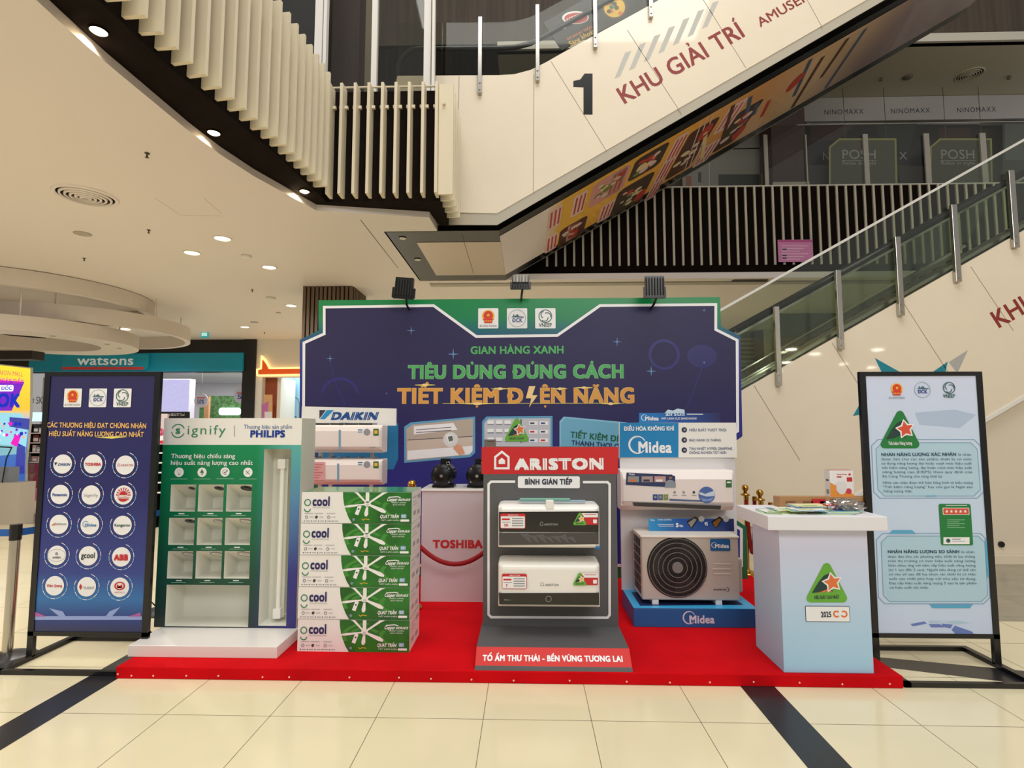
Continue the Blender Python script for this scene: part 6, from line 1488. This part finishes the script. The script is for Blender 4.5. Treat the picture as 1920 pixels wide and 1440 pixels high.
ft = front(BPY + .0); m = MB(); a, b = ft.q(1199, 792), ft.q(1350, 774)
m.prism(ft, [(a[0], b[1] - (b[1] - a[1])), (b[0], a[1]), (b[0], b[1]), (a[0], b[1])], .02, GM('topper_blue', (1, 0, 0), [(a[0], (20, 130, 205)), ((a[0] + b[0]) / 2, (30, 80, 160)), (b[0], (40, 40, 90))], .35))
midea_logo(m, ft, 1208, 783, 5.5, 1209, 1235, 7, pw, 2); m.tpx(ft, 'airstill', (1248, 779.5), (1284, 779.5), 9, M('airstill', (196, 220, 240), .4), 3, .03); m.tpx(ft, 'MÁT LẠNH CỰC SẢNG KHOÁI', (1240, 786.5), (1306, 786.5), 3.6, pw, 3, .02); m.rpx(ft, 1288, 776, 1318, 777.3, pw, 2)
m.ppx(ft, [(1246, 775), (1252, 768), (1262, 770), (1270, 766), (1283, 768), (1284, 775)], M('airstill'), 1); m.build('topper_board', t)
# indoor unit
iy = 4.74; fi = front(iy); a, b = fi.q(1165, 958), fi.q(1377, 882)
t = ac_unit('wide wall air conditioner with a photo sticker under the blue header board', a[0], b[0], a[1], b[1], iy, BPY - iy - .002)
f2 = front(iy - .0015); m = MB(); m.ppx(f2, [(1186, 942), (1352, 948), (1351, 955.5), (1189, 949)], M('louver', (58, 54, 52), .4), 1); m.lpx(f2, [(1168, 940), (1376, 947)], 1, greyp, 2); m.build('outlet_flap', t)
m = MB(); m.ppx(f2, [(1175, 886), (1258, 890), (1266, 893), (1266, 914), (1173, 909)], M('sticker_navy', (44, 56, 100), .4), 1)
for u in (1177, 1203, 1227): m.rpx(f2, u, 893, u + 21, 904, M('sticker_img%d' % u, (150 + (u - 1177), 155, 150), .4), 2); m.rpx(f2, u + 3, 899, u + 15, 903, (orangep, darktxt, pw)[(u - 1177) // 25], 3)
m.tpx(f2, 'Midea', (1179, 891), (1190, 891), 3.5, pw, 3, .02)
m.ppx(f2, [(1246, 914), (1248, 903), (1255, 899), (1262, 901), (1267, 906), (1267, 914)], M('shirt', (140, 150, 160), .5), 3); m.dpx(f2, 1257, 894.5, 3.4, M('pic_skin2', (168, 122, 100), .5), 4, 14); m.ppx(f2, [(1253.5, 894), (1255, 889.5), (1260, 889.5), (1260.7, 894)], darktxt, 5)
m.build('photo_sticker', t)
m = MB()
for k, u in enumerate((1224, 1234, 1244)): m.rpx(f2, u, 927, u + 9, 938, (navy_t, M('slate_blue'), M('olive', (130, 150, 60), .4))[k], 1); m.dpx(f2, u + 4.5, 932, 2.6, M('dim_white'), 2, 10)
m.ppx(f2, [(1255, 935), (1316, 938), (1316, 941), (1255, 939)], M('slate_blue'), 1)
for k, u in enumerate((1265, 1282, 1301)): m.dpx(f2, u, 923, 2.5, (greyp, greyp, darktxt)[k], 1, 10); m.rpx(f2, u - 4, 928, u + 5, 929.2, greyp, 1)
m.build('feature_sticker', t)
m = MB(); m.dpx(f2, 1325, 928, 15.5, M('wave_blue', (80, 110, 170), .4), 1); m.ppx(f2, [(1311, 922), (1322, 926), (1339, 920), (1340, 930), (1325, 931), (1311, 927)], M('wave_light', (205, 218, 236), .4), 2); m.ppx(f2, [(1313, 934), (1327, 936), (1338, 932), (1334, 939), (1318, 940)], M('wave_mid', (130, 155, 205), .4), 2); m.build('round_sticker', t)
m = MB(); m.rpx(f2, 1361, 900, 1372, 914, M('energy_green'), 1); m.rpx(f2, 1363, 903, 1370, 906, pw, 2); m.build('energy_label', t)
# outdoor unit
oy = 4.555; fo = front(oy); ox0, ox1 = fo.q(1203, 1060)[0], fo.q(1386, 1060)[0]
oz0 = fo.q(1290, 1126)[1]; oz1 = fo.q(1290, 1006)[1]; od = .34
t = thing('outdoor_unit', 'beige outdoor air conditioner unit with a round black fan grille on the blue platform', 'outdoor unit', ((ox0 + ox1) / 2, oy + od / 2, mz))
cm = M('unit_beige', (205, 196, 184), .35, .15)
m = MB(); m.box(ox0, ox1, oy, oy + od, oz0, oz1, cm); m.box(ox1 - .12, ox1 + .07, oy + .12, oy + od - .03, oz0 + .03, oz0 + .3, cm); m.build('casing', t, bevel=.012)
m = MB(); m.box(ox0 - .006, ox1 + .006, oy - .006, oy + od + .006, oz1 - .012, oz1 + .006, M('unit_lid', (226, 218, 206), .35)); m.build('lid', t, bevel=.006)
fc = fo.q(1269.5, 1063.5); R = abs(fo.q(1325, 1063)[0] - fc[0])
m = MB(); m.arc(front(oy - .004), fc, R * 1.0, R * .04, 0, 6.2832, blackp, 0, 48); m.cyl((fc[0], oy - .001, fc[1]), (fc[0], oy - .003, fc[1]), R, R, M('grille_back', (38, 34, 34), .5), 48); m.build('fan_opening', t)
for k in range(3):
    a0 = k * 2.094 + .4; m = MB(); m.arc(front(oy - .005), fc, R * .6, R * .55, a0, a0 + 1.0, M('blade_dark', (62, 56, 54), .35), 0, 10); m.build('fan_blade', t)
m = MB()
for k in range(84):
    a0 = k * 2 * math.pi / 84; a1 = a0 + .35
    m.bar((fc[0] + R * .2 * math.cos(a0), oy - .012, fc[1] + R * .2 * math.sin(a0)), (fc[0] + R * .97 * math.cos(a1), oy - .01, fc[1] + R * .97 * math.sin(a1)), .0022, .003, M('wire_dark', (56, 52, 52), .3, .3), up=(0, 1, 0))
for rr in (.33, .5, .66, .82, .97): m.arc(front(oy - .015), fc, R * rr, R * .028, 0, 6.2832, M('ring_wire', (120, 114, 110), .3, .3), 0, 48)
m.build('fan_guard', t)
m = MB(); m.cyl((fc[0], oy - .012, fc[1]), (fc[0], oy - .022, fc[1]), R * .19, R * .18, M('hub_grey', (128, 124, 124), .35), 32); m.build('guard_hub', t)
m = MB(); m.rrpx(front(oy - .003), 1332, 1010.5, 1369, 1033, 2.5, mb2, 0); midea_logo(m, front(oy - .003), 1339, 1022, 5, 1340, 1367, 7, pw, 2); m.build('badge', t)
m = MB()
for v in (1057, 1066.5, 1075.5): m.rrpx(front(oy - .004), 1338 - (2 if v > 1060 and v < 1070 else 0), v - 1.2, 1371, v + 1.2, 1, M('unit_lid'), 0)
m.tpx(fo, 'INVERTER', (1337, 1107), (1362, 1107), 3, darktxt, 2, .02, .3); m.arc(fo, fo.q(1355, 1105), .05, .006, -.9, .9, darktxt, 2, 14, .45); m.build('front_rib', t)
m = MB()
for k in range(6):
    z = oz0 + .04 + k * (oz1 - oz0 - .06) / 6
    for j in range(2): m.box(ox0 - .004, ox0 + .002, oy + .05 + j * .13, oy + .16 + j * .13, z, z + .062, M('coil_dark', (44, 40, 38), .5))
m.build('side_vent', t)
for u in (1229, 1348): x = fo.q(u, 1130)[0]; m = MB(); m.box(x - .025, x + .025, oy + .0, oy + od, mz, oz0 + .002, plastic); m.build('foot', t)
m = MB(); fp = front(oy + .2); a, b = fp.q(1217, 999), fp.q(1376, 973)
m.prism(fp, [(a[0], oz1 + .007), (b[0], oz1 + .007), (b[0], b[1]), (a[0], b[1])], .008, GM('promo_blue', (1, 0, 0), [(a[0], (40, 150, 210)), (a[0] + .25, (24, 80, 160)), (b[0], (22, 30, 80))], .35))
m.tpx(fp, '5', (1267, 988), (1273, 988), 7, pw, 2, .05); m.tpx(fp, 'Năm', (1274, 988), (1281, 988), 4.5, pw, 2, .02); m.tpx(fp, 'Midea', (1219, 977), (1228, 977), 3.6, pw, 2, 0); m.tpx(fp, 'HYPER GRAPFINS', (1233, 976), (1259, 976), 2.8, pw, 2, .0); m.rpx(fp, 1233, 983, 1263, 984, pw, 2); m.rpx(fp, 1235, 986, 1263, 987, pw, 2)
for u, cc_ in ((1287, steel), (1333, M('copper', (150, 100, 50), .35, .8))): m.ppx(fp, [(u, 978), (u + 16, 968), (u + 23, 973), (u + 10, 992)], blackp, 2); m.ppx(fp, [(u + 3, 980), (u + 15, 971.5), (u + 19, 974.5), (u + 9, 989)], cc_, 3); m.dpx(fp, u + 28, 973, 5.5, M('dim_white'), 4, 16)
m.tpx(fp, 'VS', (1321, 985), (1327, 985), 6, pw, 3, .03)
m.build('promo_board'); tag(bpy.data.objects['promo_board'], 'small dark blue promotion strip standing on top of the outdoor unit', 'promotion board')

# ================================================================= WHITE COUNTER
cx0, cx1, cy0, cy1 = 1.615, 2.173, 3.68, 4.11
fr = front(cy0); cz = atY(1550, 994, 3.62).z
t = thing('counter', 'white pedestal counter with a green triangle badge at the right of the stage', 'counter', ((cx0 + cx1) / 2, cy0 + .21, SZ))
m = MB(); m.box(cx0, cx1, cy0, cy1, SZ, cz, GM('counter_print', (0, 0, 1), [(SZ, (162, 206, 236)), (.45, (184, 212, 238)), (.9, (216, 218, 242)), (1.1, (222, 218, 242))], .45))
tri_badge(m, fr, 1550, 1128, 39, lgreen, 'HIỆU SUẤT CAO NHẤT', darktxt, orangep, 2)
m.rrpx(fr, 1510.5, 1136.5, 1592.5, 1165.5, 2, darktxt, 2); m.rrpx(fr, 1511.5, 1137.5, 1591.5, 1164.5, 1.5, pw, 3)
m.tpx(fr, '2025', (1539, 1157), (1559, 1156.5), 10, darktxt, 4, .04)
c1, c2 = fr.q(1568, 1151), fr.q(1582, 1151); m.arc(fr, c1, .017, .01, .7, 5.6, orangep, 4, 20); m.arc(fr, c2, .017, .01, 3.6, 8.6, orangep, 4, 20)
m.build('body', t, bevel=.003)
m = MB(); a, b = front(3.6).q(1439.5, 968), front(3.6).q(1664, 968); ct = a[1]
m.box(a[0], b[0], 3.6, 4.13, cz, ct, M('counter_white', (232, 230, 236), .45)); m.build('counter_top', t, bevel=.004)
# leaflets
cols = [(232, 236, 226), (190, 214, 150), (150, 190, 210), (240, 238, 232), (206, 222, 160), (120, 160, 180), (222, 226, 214), (236, 232, 180)]
for k in range(16):
    x = 1.5 + k * .022 + random.uniform(-.012, .012); y = 3.72 + random.uniform(-.06, .1); w_, h_ = .21, .148; a_ = random.uniform(-.25, .25)
    z = ct + .0015 + k * .0022; m = MB(); ex = Vector((math.cos(a_), math.sin(a_), 0)); ey = Vector((-math.sin(a_), math.cos(a_), 0)); o_ = Vector((x, y, z))
    fl_ = Fr(tuple(o_), tuple(ex), tuple(ey), (0, 0, 1)); m.prism(fl_, [(0, 0), (w_, 0), (w_, h_), (0, h_)], .0016, M('leaf_paper%d' % (k % 8), cols[k % 8], .5))
    m.poly(fl_, [(.02, .02), (w_ * .6, .02), (w_ * .6, .05), (.02, .05)], M('leaf_print%d' % (k % 3), ((110, 160, 80), (60, 120, 150), (200, 200, 90))[k % 3], .5), .3)
    tag(m.build('leaflet'), ('white', 'lime green', 'light blue', 'cream', 'yellow green', 'blue grey', 'off-white', 'pale yellow')[k % 8] + ' leaflet in the ' + ('lower' if k < 8 else 'upper') + ' layers of the pile on the white counter', 'leaflet', 'pile of leaflets on the counter')
for k in range(6):
    x = 1.86 + k * .03; y = 3.66 + .012 * k; z = ct + .0015 + k * .0022; m = MB()
    fl_ = Fr((x, y, z), (1, -.12 + .05 * k, 0), (.12 - .05 * k, 1, 0), (0, 0, 1)); m.prism(fl_, [(0, 0), (.2, 0), (.2, .14), (0, .14)], .0016, M('leaf_paper%d' % (k % 3), None)); m.poly(fl_, [(.02, .03), (.1, .03), (.1, .08), (.02, .08)], bluep, .3)
    tag(m.build('leaflet'), ('first', 'second', 'third', 'fourth', 'fifth', 'last')[k] + ' leaflet, left to right, of the fanned row by the clear plastic bag', 'leaflet', 'fanned leaflets beside the plastic bag')
# flat cardboard tray box
kb = M('cardboard', (176, 132, 88), .7); Yk = 4.0
fk = front(Yk); a, b = fk.q(1462, 948), fk.q(1660, 930)
t = thing('cardboard_box', 'long flat brown cardboard box at the back of the counter', 'box', ((a[0] + b[0]) / 2, Yk, ct))
m = MB(); zt_ = max(fk.q(1560, 934)[1], ct + .07); m.box(a[0], b[0], Yk, Yk + .1, ct, zt_, kb); m.rrect(front(Yk), a[0] + .22, ct + .015, a[0] + .32, zt_ - .01, .002, redp, 1)
for k in range(5): m.rrect(front(Yk), a[0] + .04 + k * .12, ct + .03, a[0] + .11 + k * .12, ct + .045, .001, M('card_print', (140, 92, 60), .6), 1)
m.build('carton_body', t)
m = MB(); m.box(a[0], b[0], Yk + .0, Yk + .05, zt_, zt_ + .003, kb); m.build('flap', t)
# bulb box
yb = 4.02; fq = front(yb); a, b = fq.q(1558, 950), fq.q(1600, 880)
t0 = zt_ + .001
m = MB(); x0, x1 = fq.q(1556, 900)[0], fq.q(1600, 900)[0]; zt2 = fq.q(1578, 882)[1]; m.box(x0 - .0, x1, yb, yb + .07, t0, zt2, M('bulb_box_white', (238, 234, 234), .4))
m.poly(Fr((0, 0, zt2), (1, 0, 0), (0, 1, 0), (0, 0, 1)), [(x0, yb), (x1, yb), (x1, yb + .07), (x0, yb + .07)], M('bulb_red', (206, 60, 80), .4), .5)
def bp(s_, t_): return (x0 + s_ * (x1 - x0), t0 + t_ * (zt2 - t0))
m.poly(fq, [bp(0, .0), bp(1, 0), bp(1, .1), bp(.6, .3), bp(.2, .45), bp(0, .55)], M('bulb_orange', (232, 150, 60), .4), 1); m.disc(fq, bp(.78, .22), .02, M('bulb_red'), 2)
m.poly(fq, [bp(.25, .5), bp(.25, .25), bp(.4, .1), bp(.55, .1), bp(.68, .25), bp(.7, .5), bp(.6, .58), bp(.35, .58)], M('bulb_pic', (226, 222, 222), .3), 3)
m.text(fq, 'Rạng Đông', bp(.3, .84), bp(.72, .84), .006, redp, 2, .03); m.disc(fq, bp(.85, .85), .008, redp, 2); m.rrect(fq, *bp(.72, .58), *bp(.95, .74), .002, redp, 2); m.rrect(fq, *bp(.3, .73), *bp(.5, .78), .001, redp, 2)
fsd = Fr((x0, 0, 0), (0, 1, 0), (0, 0, 1), (-1, 0, 0)); m.rrect(fsd, yb + .015, t0 + .11, yb + .05, t0 + .12, .001, blackp, 1); m.rrect(fsd, yb + .015, t0 + .02, yb + .05, t0 + .05, .001, greyp, 1)
tag(m.build('bulb_box'), 'white bulb box with red and orange print standing on the cardboard box', 'box')
m = MB(); m.box(1.995, 2.06, 3.8, 3.86, ct, ct + .045, M('small_red', (205, 50, 60), .4)); m.rrect(front(3.8), 1.998, ct + .004, 2.03, ct + .04, .002, pw, 1)
tag(m.build('small_box'), 'small red and white box in front of the brown cardboard box', 'box')
# crumpled clear bag
import bmesh
bm_ = bmesh.new(); bmesh.ops.create_icosphere(bm_, subdivisions=4, radius=1)
from mathutils import noise
for v_ in bm_.verts:
    c0 = v_.co.copy(); d = noise.noise(c0 * 2.2) * .35 + abs(noise.noise(c0 * 6)) * .28
    v_.co = Vector((c0.x * .125, c0.y * .085, c0.z * .045)) * (1 + d - .1)
    v_.co.z = max(v_.co.z, -.036)
me = bpy.data.meshes.new('plastic_bag'); bm_.to_mesh(me); bm_.free()
o = bpy.data.objects.new('plastic_bag', me); COL.objects.link(o); o.location = (2.12, 3.83, ct + .0375)
bagm = GLASS('bag_clear', (225, 225, 222), .38, .12); me.materials.append(bagm); tag(o, 'crumpled clear plastic bag with dark contents on the right end of the counter', 'plastic bag')
m = MB(); m.lathe([(.001, 0), (.05, .0), (.06, .012), (.05, .03), (.001, .04)], (2.13, 3.82, ct + .002), M('bag_grey', (120, 116, 110), .4, .4), 14); c_o = m.build('cable_coil'); tag(c_o, 'grey coiled item inside the clear plastic bag', 'coil')
q = MB(); q.box(-15.6, -15.5, 4, 15.3, 0, CZ - .01, M('back_wall')); struct(q, 'wall_left')
